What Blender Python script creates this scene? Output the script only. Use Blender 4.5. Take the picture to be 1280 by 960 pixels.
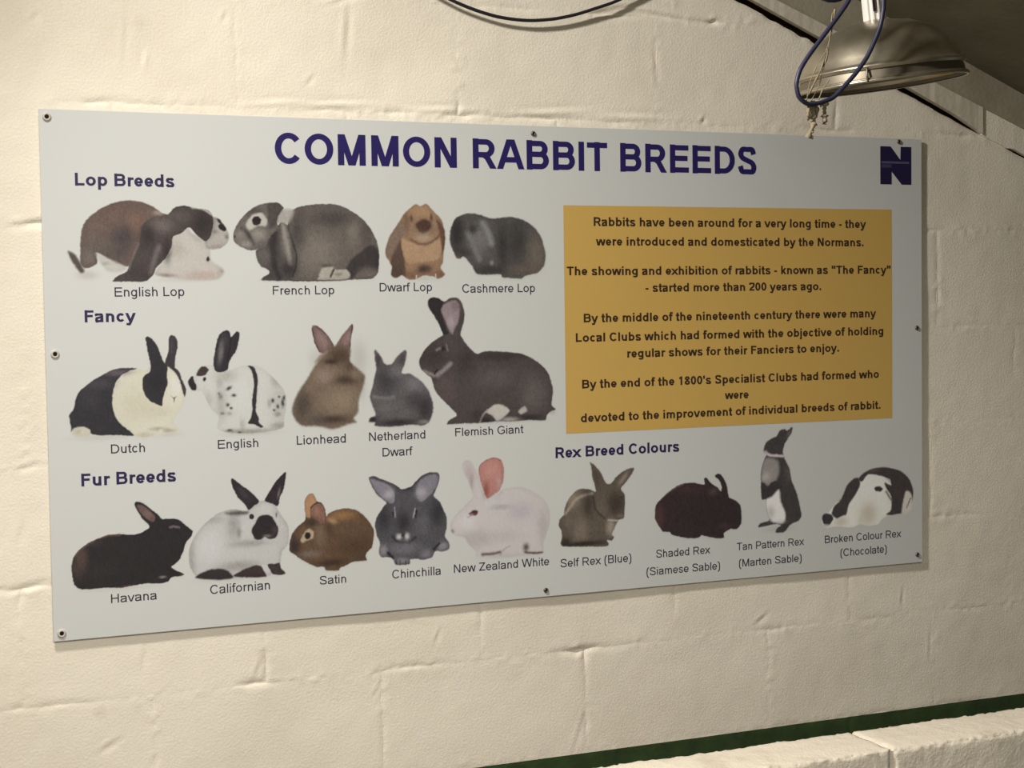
import bpy, bmesh, math, random
import numpy as np
from mathutils import Matrix, Vector

# ---------------------------------------------------------------- clean scene
for o in list(bpy.data.objects):
    bpy.data.objects.remove(o, do_unlink=True)
scene = bpy.context.scene
COL = scene.collection
random.seed(7)
RNG = np.random.default_rng(7)

# ---------------------------------------------------------------- camera
cam_data = bpy.data.cameras.new('camera')
cam_data.sensor_width = 36.0
cam_data.lens = 1979.2 * 36.0 / 1280.0
cam_data.clip_start = 0.05
cam = bpy.data.objects.new('camera', cam_data)
COL.objects.link(cam)
_right = Vector((0.92057407, -0.39030671, -0.01428504))
_down = Vector((-0.03168100, -0.03816807, -0.99876900))
_fwd = Vector((0.38928101, 0.91989340, -0.04750184))
_m = Matrix((_right, -_down, -_fwd)).transposed().to_4x4()
_m.translation = Vector((-1.351615, -3.077384, 1.715908))
cam.matrix_world = _m
scene.camera = cam

# ---------------------------------------------------------------- world, lamps of the room, exposure
world = bpy.data.worlds.new('World')
scene.world = world
world.use_nodes = True
world.node_tree.nodes['Background'].inputs[0].default_value = (1.0, 0.97, 0.91, 1)
world.node_tree.nodes['Background'].inputs[1].default_value = 0.145

def area_light(name, loc, direction, sx, sy, power, color):
    d = bpy.data.lights.new(name, 'AREA')
    d.shape = 'RECTANGLE'; d.size = sx; d.size_y = sy
    d.energy = power; d.color = color
    o = bpy.data.objects.new(name, d)
    COL.objects.link(o)
    o.location = loc
    o.rotation_euler = Vector(direction).to_track_quat('-Z', 'Y').to_euler()
    return o
WARM = (1.0, 0.965, 0.902)
area_light('ceiling_light_wall', (-1.36, -0.91, 3.10), (0.89, -0.98, -1.0), 0.3, 0.2, 100, WARM)
area_light('ceiling_light_room', (-1.07, -3.32, 2.53), (-0.36, 0.07, -1.0), 1.5, 0.6, 128, WARM)

vs = scene.view_settings
vs.view_transform = 'Standard'
vs.look = 'None'
vs.exposure = -0.03
vs.gamma = 1.0
vs.use_curve_mapping = False

# ---------------------------------------------------------------- helpers
def lin(r, g, b):
    f = lambda v: ((v / 255 + .055) / 1.055) ** 2.4 if v > 10 else v / 255 / 12.92
    return (f(r), f(g), f(b))

def nmat(name, rgb, rough=0.6, spec=0.3, metal=0.0, vary=None, bump=None, attr=None):
    """procedural material: base colour, optional colour mottling [(rgb2, scale, lo, hi)], bumps [(scale, strength, dist, detail)]"""
    m = bpy.data.materials.new(name)
    m.use_nodes = True
    nt = m.node_tree
    b = nt.nodes['Principled BSDF']
    b.inputs['Base Color'].default_value = (*rgb, 1)
    b.inputs['Roughness'].default_value = rough
    b.inputs['Metallic'].default_value = metal
    b.inputs['Specular IOR Level'].default_value = spec
    geo = nt.nodes.new('ShaderNodeNewGeometry')
    src = None
    if attr:
        a = nt.nodes.new('ShaderNodeAttribute'); a.attribute_name = attr
        src = a.outputs['Color']
        nt.links.new(src, b.inputs['Base Color'])
    for rgb2, sc, lo, hi in (vary or []):
        n = nt.nodes.new('ShaderNodeTexNoise')
        n.inputs['Scale'].default_value = sc; n.inputs['Detail'].default_value = 6
        nt.links.new(geo.outputs['Position'], n.inputs['Vector'])
        r = nt.nodes.new('ShaderNodeValToRGB')
        r.color_ramp.elements[0].position = lo; r.color_ramp.elements[1].position = hi
        nt.links.new(n.outputs['Fac'], r.inputs['Fac'])
        mx = nt.nodes.new('ShaderNodeMix'); mx.data_type = 'RGBA'
        nt.links.new(r.outputs['Color'], mx.inputs['Factor'])
        if src is None:
            mx.inputs['A'].default_value = (*rgb, 1)
        else:
            nt.links.new(src, mx.inputs['A'])
        mx.inputs['B'].default_value = (*rgb2, 1)
        src = mx.outputs['Result']
        nt.links.new(src, b.inputs['Base Color'])
    prev = None
    for sc, st, dist, det in (bump or []):
        n = nt.nodes.new('ShaderNodeTexNoise')
        n.inputs['Scale'].default_value = sc; n.inputs['Detail'].default_value = det
        nt.links.new(geo.outputs['Position'], n.inputs['Vector'])
        bp = nt.nodes.new('ShaderNodeBump')
        bp.inputs['Strength'].default_value = st; bp.inputs['Distance'].default_value = dist
        nt.links.new(n.outputs['Fac'], bp.inputs['Height'])
        if prev: nt.links.new(prev, bp.inputs['Normal'])
        prev = bp.outputs['Normal']
    if prev: nt.links.new(prev, b.inputs['Normal'])
    return m

def mesh_obj(name, verts, faces, mat, parent=None, smooth=False):
    me = bpy.data.meshes.new(name)
    me.from_pydata([tuple(v) for v in verts], [], faces)
    me.update()
    if smooth:
        me.polygons.foreach_set('use_smooth', [True] * len(me.polygons))
    if mat: me.materials.append(mat)
    o = bpy.data.objects.new(name, me)
    COL.objects.link(o)
    if parent: o.parent = parent
    return o

def bm_obj(name, bm, mat, parent=None, smooth=False):
    me = bpy.data.meshes.new(name)
    bmesh.ops.recalc_face_normals(bm, faces=bm.faces)
    bm.to_mesh(me); bm.free()
    if smooth:
        me.polygons.foreach_set('use_smooth', [True] * len(me.polygons))
    me.materials.append(mat)
    o = bpy.data.objects.new(name, me)
    COL.objects.link(o)
    if parent: o.parent = parent
    return o

def tag(o, label=None, cat=None, group=None, kind=None):
    if label: o['label'] = label
    if cat: o['category'] = cat
    if group: o['group'] = group
    if kind: o['kind'] = kind
    return o

def empty(name, loc):
    o = bpy.data.objects.new(name, None)
    o.empty_display_size = 0.05
    o.location = loc
    COL.objects.link(o)
    return o

def catmull(pts, closed=True, n=6):
    p = np.asarray(pts, float)
    if closed:
        a, b, c, d = np.roll(p, 1, 0), p, np.roll(p, -1, 0), np.roll(p, -2, 0)
    else:
        q = np.vstack([2 * p[0] - p[1], p, 2 * p[-1] - p[-2]])
        a, b, c, d = q[:-3], q[1:-2], q[2:-1], q[3:]
    out = []
    for t in np.linspace(0, 1, n, endpoint=False):
        t2, t3 = t * t, t ** 3
        k = .40
        out.append((2 * t3 - 3 * t2 + 1) * b + (t3 - 2 * t2 + t) * k * (c - a) + (-2 * t3 + 3 * t2) * c + (t3 - t2) * k * (d - b))
    r = np.stack(out, 1).reshape(-1, p.shape[1])
    if not closed: r = np.vstack([r, p[-1]])
    return r

def tube(name, pts, radius, mat, parent=None, sides=10, sub=6, radii=None):
    """round cable along a smooth path"""
    c = catmull(pts, False, sub) if sub > 1 else np.asarray(pts, float)
    n = len(c)
    rr = np.full(n, radius) if radii is None else np.interp(np.linspace(0, 1, n), np.linspace(0, 1, len(radii)), radii)
    t = np.gradient(c, axis=0); t /= np.linalg.norm(t, axis=1)[:, None]
    up = np.array([0.0, 0.0, 1.0]) if abs(t[0][2]) < .9 else np.array([1.0, 0, 0])
    verts, faces = [], []
    u = np.cross(t[0], up); u /= np.linalg.norm(u)
    for i in range(n):
        u = u - t[i] * (u @ t[i]); u /= np.linalg.norm(u)
        w = np.cross(t[i], u)
        for k in range(sides):
            a = 2 * math.pi * k / sides
            verts.append(c[i] + rr[i] * (math.cos(a) * u + math.sin(a) * w))
    for i in range(n - 1):
        for k in range(sides):
            k2 = (k + 1) % sides
            faces.append((i * sides + k, i * sides + k2, (i + 1) * sides + k2, (i + 1) * sides + k))
    faces.append(tuple(range(sides - 1, -1, -1)))
    faces.append(tuple((n - 1) * sides + k for k in range(sides)))
    return mesh_obj(name, verts, faces, mat, parent, True)

def add_box(bm, x0, x1, y0, y1, z0, z1):
    v = [bm.verts.new(p) for p in ((x0, y0, z0), (x1, y0, z0), (x1, y1, z0), (x0, y1, z0), (x0, y0, z1), (x1, y0, z1), (x1, y1, z1), (x0, y1, z1))]
    for f in ((0, 3, 2, 1), (4, 5, 6, 7), (0, 1, 5, 4), (1, 2, 6, 5), (2, 3, 7, 6), (3, 0, 4, 7)):
        bm.faces.new([v[i] for i in f])

_LAT = RNG.random((256, 256))
def vnoise(x, z, s):
    """smooth value noise in 0..1 at feature size s"""
    x = np.asarray(x) / s + 41.3; z = np.asarray(z) / s + 17.7
    xi, zi = np.floor(x).astype(int), np.floor(z).astype(int)
    fx, fz = x - xi, z - zi
    fx = fx * fx * (3 - 2 * fx); fz = fz * fz * (3 - 2 * fz)
    L = lambda a, b: _LAT[a % 256, b % 256]
    return (L(xi, zi) * (1 - fx) + L(xi + 1, zi) * fx) * (1 - fz) + (L(xi, zi + 1) * (1 - fx) + L(xi + 1, zi + 1) * fx) * fz

# ---------------------------------------------------------------- materials of the place
CREAM = lin(240, 231, 214)
M_WALL = nmat('cream_masonry_paint', CREAM, 0.55, 0.25,
              vary=[(lin(229, 219, 201), 3.2, .45, .75), (lin(205, 194, 174), 9, .68, .88)],
              bump=[(210, .38, .0022, 2), (30, .10, .004, 3)])
M_GREEN = nmat('dark_green_masonry_paint', lin(56, 74, 42), 0.6, 0.25, vary=[(lin(42, 56, 34), 14, .4, .7)], bump=[(260, .3, .0016, 3)])
M_CORE = nmat('raw_blockwork', lin(88, 68, 52), 0.95, 0.1, bump=[(60, .5, .01, 4)])
M_TIMBER = nmat('painted_timber', lin(205, 196, 178), 0.6, 0.25, vary=[(lin(176, 166, 146), 10, .5, .8)], bump=[(90, .3, .003, 4)])
M_TIMB2 = nmat('grimy_shaded_timber', lin(160, 151, 132), 0.7, 0.2, vary=[(lin(132, 122, 102), 8, .45, .8)], bump=[(90, .3, .003, 4)])  # dirtier cream paint, with the shade below the roof painted into its colour
M_ROOF = nmat('olive_grey_roof_sheet', lin(112, 107, 90), 0.85, 0.15, vary=[(lin(92, 88, 73), 4, .4, .7)], bump=[(50, .2, .004, 4)])
M_FLOOR = nmat('concrete_floor', lin(120, 116, 106), 0.9, 0.2, vary=[(lin(96, 92, 82), 3, .4, .7)])
M_LOW = nmat('cream_painted_block', lin(216, 206, 188), 0.65, 0.25, vary=[(lin(186, 174, 152), 12, .55, .8)], bump=[(180, .5, .003, 4), (40, .4, .006, 4)])

# ---------------------------------------------------------------- structure: gable wall of painted blocks
COURSE, BED0 = 0.228, 0.748
SLOPE = -0.41
def crack_z(x):                      # lower edge of the raking gap under the roof timbers
    return 2.386 + SLOPE * (np.asarray(x) - 0.529)
def roof_z(x):
    return 2.293 + SLOPE * (np.asarray(x) - 1.124)
def gap_w(x):
    return np.interp(x, [-3, .505, .53, .76, .95, 1.10, 1.175, 1.185, 1.255, 1.27, 3], [.0, .0, .017, .016, .014, .011, .003, 0, 0, .008, .008])

joints = {-1: -0.128, 0: -0.35, 1: -0.128, 2: -0.36, 3: -0.11, 4: -0.34, 5: -0.40, 6: -0.16}
CHIPS = [(-.90, 2.125, 1.0), (-.61, .985, 1.2), (-.605, 1.02, 1.0), (-.40, 2.25, .9), (-.395, 2.20, 1.2), (.10, .972, 1.3), (-.30, 1.005, .7), (.10, .81, .7),
         (.58, .985, .6), (-1.03, 1.195, 1.0), (-1.0, 1.885, .6), (.19, 2.35, .9), (.44, 2.345, .9), (-.30, 2.118, .8), (-.15, 2.118, .9), (.02, 2.118, .7), (.2, 2.118, .7)]
# knocks, drips and runs in the paint: x, z, angle, length, width, depth
MARKS = [(-.645, 2.29, 62, .010, .004, .003), (-.475, 2.175, 50, .012, .004, .003), (-.80, 2.20, 80, .018, .004, -.003), (-.835, 2.24, 85, .05, .005, .0016), (-1.0, 2.27, 70, .008, .005, .003),
         (-.395, 2.275, 85, .05, .007, .003), (-.41, 2.335, 20, .03, .005, .003), (-.83, 1.05, 85, .022, .006, .002), (-.225, 1.035, 68, .016, .004, .003), (-.605, 1.008, 72, .020, .005, .003),
         (-1.03, 1.20, 12, .03, .006, -.004), (-1.05, 1.31, 80, .02, .006, .0025), (-1.04, 1.43, 20, .02, .006, .003), (-1.02, 1.885, 10, .04, .006, .003), (-.36, .935, 60, .014, .004, .003),
         (.095, .97, 15, .012, .007, .006), (.10, .80, 70, .05, .005, .002), (.56, 1.0, 35, .02, .005, .003), (-.55, 2.128, 5, .05, .005, -.003), (-.42, 2.13, 3, .06, .005, -.004), (-.2, 2.127, 2, .05, .005, -.004), (0.05, 2.13, 4, .07, .006, -.004), (.25, 2.126, 0, .06, .006, -.004),
         (.447, 2.343, 10, .010, .005, .007), (.30, 2.350, -6, .09, .005, .004), (.19, 2.352, 12, .05, .006, .004), (.42, 2.125, 40, .006, .005, .006), (.95, 1.02, 85, .02, .004, .003), (1.03, .90, 88, .03, .004, .0025), (-.9, .885, 30, .02, .006, .003)]
def groove_mod(x, z):
    m = .04 + 1.35 * np.clip(vnoise(x, z, .13) - .42, 0, 1) ** 1.3
    m = m * (.7 + .6 * vnoise(x, z, .018))
    for cx, cz, k in CHIPS:
        m = m + k * np.exp(-(((x - cx) / .035) ** 2 + ((z - cz) / .02) ** 2))
    return m

wall = mesh_obj('wall_back', [(-2.8, .05, 0), (2.8, .05, 0), (2.8, .05, float(roof_z(2.8)) + .05), (-2.8, .05, float(roof_z(-2.8)) + .05),
                              (-2.8, .14, 0), (2.8, .14, 0), (2.8, .14, float(roof_z(2.8)) + .05), (-2.8, .14, float(roof_z(-2.8)) + .05)],
                [(0, 1, 2, 3), (5, 4, 7, 6), (0, 4, 5, 1), (1, 5, 6, 2), (2, 6, 7, 3), (3, 7, 4, 0)], M_CORE)
tag(wall, 'cream painted concrete block gable wall behind the rabbit sign', kind='structure')

def wall_block(x0, x1, z0, z1, fine, mat):
    step = .005 if fine else .05
    def axis(a, b):
        e = [0, .002, .005, .009, .014] if fine else [0, .005, .012]
        inner = np.linspace(a + e[-1], b - e[-1], max(2, int((b - a) / step)))
        return np.r_[[a + v for v in e[:-1]], inner, [b - v for v in e[:-1][::-1]]]
    xs, zs = axis(x0, x1), axis(z0, z1)
    X, Z = np.meshgrid(xs, zs)
    zc = crack_z(X) + .006 * (vnoise(X, X * 0, .02) - .5)
    wx = .006 * (vnoise(X, Z, .05) - .5) + .003 * (vnoise(X, Z, .012) - .5)
    wz = .007 * (vnoise(X + 7, Z, .05) - .5) + .003 * (vnoise(X + 7, Z, .012) - .5)
    d = np.minimum(np.minimum(abs(X - x0 + wx), abs(x1 - X - wx)), np.minimum(abs(Z - z0 + wz), abs(z1 - Z - wz)))
    dz = np.clip(zc - Z, 0, 9)
    y = .0040 * groove_mod(X, Z) * np.exp(-(d / .0062) ** 1.5)
    y = y - .0034 * np.clip(vnoise(X, Z, .011) - .45, 0, 1) * np.exp(-(d / .016) ** 2) * vnoise(X, Z, .09)
    y = y + .0026 * (vnoise(X, Z, .15) - .5) + .0008 * (vnoise(X, Z, .035) - .5)
    for mx, mz, ang, ln, wd, k in MARKS:
        a = math.radians(ang)
        p, q = (X - mx) * math.cos(a) + (Z - mz) * math.sin(a), -(X - mx) * math.sin(a) + (Z - mz) * math.cos(a)
        k = k * .62
        y = y + k * np.exp(-(p / ln) ** 2 - (q / wd) ** 2) - .6 * k * np.exp(-(p / ln) ** 2 - ((q - 1.6 * wd) / wd) ** 2)
    y = y + .006 * np.exp(-dz / .006) * (dz < .05)
    y = np.minimum(y, .02)
    Z = np.minimum(Z, zc)
    cx, cz = (x0 + x1) / 2, (z0 + z1) / 2
    nz, nx = X.shape
    v = np.stack([X - cx, y, Z - cz], -1).reshape(-1, 3)
    idx = np.arange(nz * nx).reshape(nz, nx)
    f = np.stack([idx[:-1, :-1], idx[:-1, 1:], idx[1:, 1:], idx[1:, :-1]], -1).reshape(-1, 4).tolist()
    # rim going back to the core so that each block is a solid lump
    ring = np.r_[idx[0, :], idx[1:, -1], idx[-1, -2::-1], idx[-2:0, 0]].tolist()
    m, n0, nf = len(ring), len(v), len(f)
    lip = v[ring].copy(); back = lip.copy(); back[:, 1] = .05
    v = np.vstack([v, lip, back])
    for i in range(m):
        j = (i + 1) % m
        f.append([n0 + j, n0 + i, n0 + m + i, n0 + m + j])
    o = mesh_obj('block', v, f, mat, wall, True)
    o.location = (cx, 0, cz)
    return o

for k in range(-4, 13):
    z0 = BED0 + k * COURSE
    z1 = z0 + COURSE
    if z1 < .02: continue
    z0 = max(z0, 0)
    off = joints.get(k, -.35 + .23 * (k % 2))
    for i in range(-7, 8):
        x0 = off + i * .464
        x1 = x0 + .464
        if x1 < -2.6 or x0 > 2.6: continue
        if z0 > float(crack_z(x0)) - .004: continue
        fine = x1 > -1.25 and x0 < 1.5 and .6 < z1 < 2.7
        wall_block(x0, x1, z0, z1, fine, M_GREEN if k < 0 else M_WALL)

# raking timbers along the top of the gable
def rake(name, xs, lo, hi, yf, yb, mat, label):
    v, f = [], []
    for x in xs:
        a, b = float(lo(x)), float(hi(x))
        j = .0012 * (random.random() - .5)
        v += [(x, yf + j, a), (x, yf + j, b), (x, yb, b), (x, yb, a)]
    for i in range(len(xs) - 1):
        for k in range(4):
            f.append((i * 4 + k, i * 4 + (k + 1) % 4, i * 4 + 4 + (k + 1) % 4, i * 4 + 4 + k))
    f.append((3, 2, 1, 0)); n = (len(xs) - 1) * 4
    f.append((n, n + 1, n + 2, n + 3))
    bm = bmesh.new()
    vv = [bm.verts.new(p) for p in v]
    for q in f: bm.faces.new([vv[i] for i in q])
    o = bm_obj(name, bm, mat)
    tag(o, label, kind='structure')
    return o
line2 = lambda x: 2.402 - .38 * (x - .602)
rake('trim_1', np.r_[np.linspace(-2.6, .4, 40), np.linspace(.42, 1.183, 60)], lambda x: crack_z(x) + gap_w(x), line2, -.005, .010, M_TIMBER, 'pale painted board with a broken end along the raking crack')
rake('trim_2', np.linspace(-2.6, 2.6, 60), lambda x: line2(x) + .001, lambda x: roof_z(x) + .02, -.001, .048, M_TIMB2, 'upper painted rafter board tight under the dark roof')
rake('trim_3', np.linspace(1.184, 2.6, 60), lambda x: crack_z(x) + gap_w(x) - .001, line2, -.001, .012, M_WALL, 'rough cream mortar fill past the broken board end')

def slab(name, x0, x1, y0, y1, thick, mat, label):
    a, b = float(roof_z(x0)) , float(roof_z(x1))
    v = [(x0, y0, a), (x1, y0, b), (x1, y1, b), (x0, y1, a), (x0, y0, a + thick), (x1, y0, b + thick), (x1, y1, b + thick), (x0, y1, a + thick)]
    f = [(0, 3, 2, 1), (4, 5, 6, 7), (0, 1, 5, 4), (1, 2, 6, 5), (2, 3, 7, 6), (3, 0, 4, 7)]
    o = mesh_obj(name, v, f, mat)
    tag(o, label, kind='structure')
    return o
slab('ceiling', -2.8, 2.8, -4.6, .14, .06, M_ROOF, 'dark olive sloping roof lining above the lamp')
bm = bmesh.new(); add_box(bm, -4, 4, -6, .14, -.1, 0)
tag(bm_obj('floor', bm, M_FLOOR), 'grey concrete floor', kind='structure')

# low block partition in front of the gable
low = mesh_obj('wall_partition', [], [], M_LOW)
bm = bmesh.new(); add_box(bm, -2.2, 2.4, -.699, -.571, .0, .894)
low.data.materials.clear()
bmesh.ops.recalc_face_normals(bm, faces=bm.faces); bm.to_mesh(low.data); bm.free(); low.data.materials.append(M_LOW)
tag(low, 'low cream block partition wall with rough top edge', kind='structure')
def low_block(x0, x1, z0, z1, y0=-.705, y1=-.565):
    fine = z1 > .8 and -.6 < x0 < 1.6
    s = .006 if fine else .06
    nx, ny, nz = max(2, int((x1 - x0) / s)), max(2, int((y1 - y0) / s)), max(2, int((z1 - z0) / (s if fine else .06)))
    bm = bmesh.new()
    key = {}
    cx, cy, cz = (x0 + x1) / 2, (y0 + y1) / 2, (z0 + z1) / 2
    def vert(i, j, k):
        q = (i, j, k)
        if q in key: return key[q]
        p = np.array([x0 + (x1 - x0) * i / nx, y0 + (y1 - y0) * j / ny, z0 + (z1 - z0) * k / nz])
        d = sorted([min(p[0] - x0, x1 - p[0]), min(p[1] - y0, y1 - p[1]), min(p[2] - z0, z1 - p[2])])
        c = np.array([cx, cy, cz])
        e = math.exp(-d[1] / .0055)
        n1 = float(vnoise(p[0] + p[2] * .7, p[1] + p[2], .022)); n2 = float(vnoise(p[0] + 3, p[1] + p[2] * .6 + 1, .007))
        n3 = float(vnoise(p[0] + 9, p[1] * 2 + p[2], .07))
        amt = e * (.0008 + .009 * max(0, n1 - .45) + .0055 * n2) + .003 * (n3 - .5) * (1 - e) + .0012 * n2
        dirv = np.sign(c - p) * np.array([1 if min(p[0] - x0, x1 - p[0]) < .006 else 0, 1 if min(p[1] - y0, y1 - p[1]) < .004 else 0, 1 if min(p[2] - z0, z1 - p[2]) < .004 else 0])
        key[q] = bm.verts.new(p + dirv * amt - np.array([cx, cy, cz]))
        return key[q]
    for (a, b, c, fixed, lvl) in ((nx, nz, 1, 'y', 0), (nx, nz, 1, 'y', ny), (nx, ny, 2, 'z', 0), (nx, ny, 2, 'z', nz), (ny, nz, 0, 'x', 0), (ny, nz, 0, 'x', nx)):
        for i in range(a):
            for j in range(b):
                qs = []
                for di, dj in ((0, 0), (1, 0), (1, 1), (0, 1)):
                    if fixed == 'y': qs.append(vert(i + di, lvl, j + dj))
                    elif fixed == 'z': qs.append(vert(i + di, j + dj, lvl))
                    else: qs.append(vert(lvl, i + di, j + dj))
                bm.faces.new(qs)
    o = bm_obj('block', bm, M_LOW, low, True)
    o.location = (cx, cy, cz)
for k in range(4):
    z1 = .90 - k * .228; z0 = max(z1 - .220, .0)
    bl = .62 if k == 0 else .45
    for i in range(-6, 5):
        x0 = .402 + i * bl + (.225 if k % 2 else 0)
        if x0 + bl > -2.1 and x0 < 2.2: low_block(x0 + .001, x0 + bl - .001, z0, z1)

# ---------------------------------------------------------------- lettering: stroked grotesque capitals and lower case
AW = dict(zip(' "\'().-0128ABCDEFGHILMNOPRSTWZabcdefghijklmnoprstuvwxy', (278, 355, 191, 333, 333, 278, 333, 556, 556, 556, 556, 667, 667, 722, 722, 667, 611, 778, 722, 278, 556, 833, 722, 778, 667, 722, 667, 611, 944, 611, 556, 556, 500, 556, 556, 278, 556, 556, 222, 222, 500, 222, 833, 556, 556, 556, 333, 500, 278, 556, 500, 722, 500, 500)))
BW = dict(zip(' "\'().-0128ABCDEFGHILMNOPRSTWZabcdefghijklmnoprstuvwxy', (278, 474, 238, 333, 333, 278, 333, 556, 556, 556, 556, 722, 722, 722, 722, 667, 611, 778, 722, 278, 611, 833, 722, 778, 667, 722, 667, 611, 944, 611, 556, 611, 556, 611, 556, 333, 611, 611, 278, 278, 556, 278, 889, 611, 611, 611, 389, 556, 333, 611, 556, 778, 556, 556)))
CAP, XH, DSC = 716, 519, -210

def arc(cx, cy, rx, ry, a0, a1, n=14):
    t = np.radians(np.linspace(a0, a1, n))
    return [(cx + rx * math.cos(a), cy + ry * math.sin(a)) for a in t]

def glyph(ch, bold):
    """centre lines of a letter: list of (points, clip low, clip high)"""
    W = (BW if bold else AW)[ch]
    s = 156 if bold else 96
    h = s / 2
    sb = 72 if bold else 76
    L, Rr, M = sb + h, W - sb - h, W / 2
    rl = 38 + h                     # round letters
    g = []
    A = lambda pts, lo=-400, hi=900: g.append((pts, lo, hi))
    t, b = CAP - h, h
    if ch == 'A':
        A([(h * .85 - 8, -40), (M - h * .12, 760)], 0, CAP); A([(W - h * .85 + 8, -40), (M + h * .12, 760)], 0, CAP); A([(W * .22, 225), (W * .78, 225)])
    elif ch == 'B':
        A([(L, 0), (L, CAP)])
        for y0, y1, xr in ((b, 375, W - 42 - h), (375, t, W - 72 - h)):
            r = (y1 - y0) / 2
            A([(L, y1), (xr - r, y1)] + arc(xr - r, (y0 + y1) / 2, r, r, 80, -80) + [(xr - r, y0), (L, y0)])
    elif ch in 'CG':
        A(arc(M + 16, 358, W / 2 - rl + 12, 370 - h, 38, 322, 26))
        if ch == 'G': A([(M + 20, 330), (W - 62 - h, 330), (W - 62 - h, 90)])
    elif ch == 'D':
        A([(L, 0), (L, CAP)]); r = t - 358; xr = W - 40 - h
        A([(L, t), (xr - r * .9, t)] + arc(xr - r * .9, 358, r * .9, r, 85, -85) + [(xr - r * .9, b), (L, b)])
    elif ch in 'EF':
        A([(L, 0), (L, CAP)]); A([(L, t), (W - 48, t)]); A([(L, 372), (W - (75 if ch == 'E' else 90), 372)])
        if ch == 'E': A([(L, b), (W - 40, b)])
    elif ch == 'H': A([(L, 0), (L, CAP)]); A([(Rr, 0), (Rr, CAP)]); A([(L, 372), (Rr, 372)])
    elif ch == 'I': A([(M, 0), (M, CAP)])
    elif ch == 'L': A([(L, 0), (L, CAP)]); A([(L, b), (W - 36, b)])
    elif ch == 'M': A([(L, 0), (L, CAP)]); A([(Rr, 0), (Rr, CAP)]); A([(L, 760), (M, -20)], 0, CAP); A([(Rr, 760), (M, -20)], 0, CAP)
    elif ch == 'N': A([(L, 0), (L, CAP)]); A([(Rr, 0), (Rr, CAP)]); A([(L - h * .1, CAP + h * .5), (Rr + h * .1, -h * .5)], 0, CAP)
    elif ch in 'O0':
        A(arc(M, 358, W / 2 - rl, 370 - h, 0, 360, 32))
    elif ch in 'PR':
        A([(L, 0), (L, CAP)]); y0 = 330 if ch == 'R' else 300; r = (t - y0) / 2; xr = W - (68 if ch == 'R' else 44) - h
        A([(L, t), (xr - r, t)] + arc(xr - r, (t + y0) / 2, r, r, 80, -80) + [(xr - r, y0), (L, y0)])
        if ch == 'R': A([(M - 20, y0 + 10), (M + 90, y0 - 60), (W - h - 6, -40)], 0, CAP)
    elif ch == 'S':
        x0, x1 = 46 + h, W - 46 - h
        A(catmull([(x0, 215), (x0 + 60, 80), (M, 30 + h - 36), (x1 - 45, 75), (x1, 190), (x1 - 60, 300), (M, 365), (x0 + 70, 430), (x0 + 18, 530), (x0 + 75, 645), (M, CAP + 8 - h), (x1 - 55, 640), (x1 - 8, 520)], False, 5).tolist())
    elif ch == 'T': A([(M, 0), (M, CAP)]); A([(20, t), (W - 20, t)])
    elif ch == 'W':
        q = W / 4 + 8
        for a, c in ((h * .7, q), (M, q), (M, W - q), (W - h * .7, W - q)): A([(a, 760), (c, -30)], 0, CAP)
    elif ch == 'Z': A([(35, t), (W - 35, t)]); A([(25, b), (W - 30, b)]); A([(W - 60 - h * .4, CAP - h * .6), (30 + h * .9, h * .6)], 0, CAP)
    elif ch == 'a':
        x1 = W - 70 - h
        A(catmull([(48 + h, 370), (100, 455), (M - 10, XH + 10 - h), (x1 - 30, 455), (x1, 350), (x1, 120), (x1 + 22, 0)], False, 5).tolist(), 0)
        A(catmull([(x1, 308), (M, 275), (110 + h * .3, 235), (36 + h, 145), (95 + h * .4, 45), (M - 30, h - 12), (x1 - 40, 90), (x1, 200)], False, 5).tolist())
    elif ch in 'bdpq':
        x = L if ch in 'bp' else Rr
        A([(x, DSC if ch in 'pq' else 0), (x, XH if ch in 'pq' else CAP)])
        x0, x1 = (L, W - 36 - h) if ch in 'bp' else (36 + h, Rr)
        A(arc((x0 + x1) / 2, XH / 2, (x1 - x0) / 2, XH / 2 + 12 - h, 0, 360, 26))
    elif ch == 'c': A(arc(M + 8, XH / 2, W / 2 - rl + 4, XH / 2 + 12 - h, 40, 320, 22))
    elif ch == 'e':
        rx = W / 2 - rl
        A(arc(M, XH / 2, rx, XH / 2 + 12 - h, 0, 325, 24)); A([(M - rx, 245), (M + rx + h * .8, 245)])
    elif ch == 'f':
        x = M - 8
        A([(x, 0), (x, 560)] + catmull([(x, 560), (x + 25, 670), (W + 30, CAP + 8 - h)], False, 5).tolist()[1:]); A([(12, XH - h * .8), (W - 6, XH - h * .8)])
    elif ch == 'g':
        x0, x1 = 36 + h, Rr
        A(arc((x0 + x1) / 2, XH / 2 + 6, (x1 - x0) / 2, XH / 2 + 6 - h, 0, 360, 26))
        A([(x1, XH), (x1, 20)] + catmull([(x1, 20), (x1 - 40, -110), (M - 20, DSC + h), (60 + h, -100)], False, 5).tolist()[1:])
    elif ch in 'hn':
        A([(L, 0), (L, CAP if ch == 'h' else XH)])
        r = (Rr - L) / 2
        A(arc((L + Rr) / 2, 300, r, XH + 10 - h - 300, 180, 0, 14) + [(Rr, 0)])
    elif ch == 'm':
        A([(L, 0), (L, XH)]); r = (Rr - L) / 4
        for c in (L + r, L + 3 * r): A(arc(c, 320, r, XH + 10 - h - 320, 180, 0, 12) + [(c + r, 0)])
    elif ch in 'ij':
        A([(M, 0 if ch == 'i' else -110), (M, XH)]); A([(M, CAP - s * .82), (M, CAP)])
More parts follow.
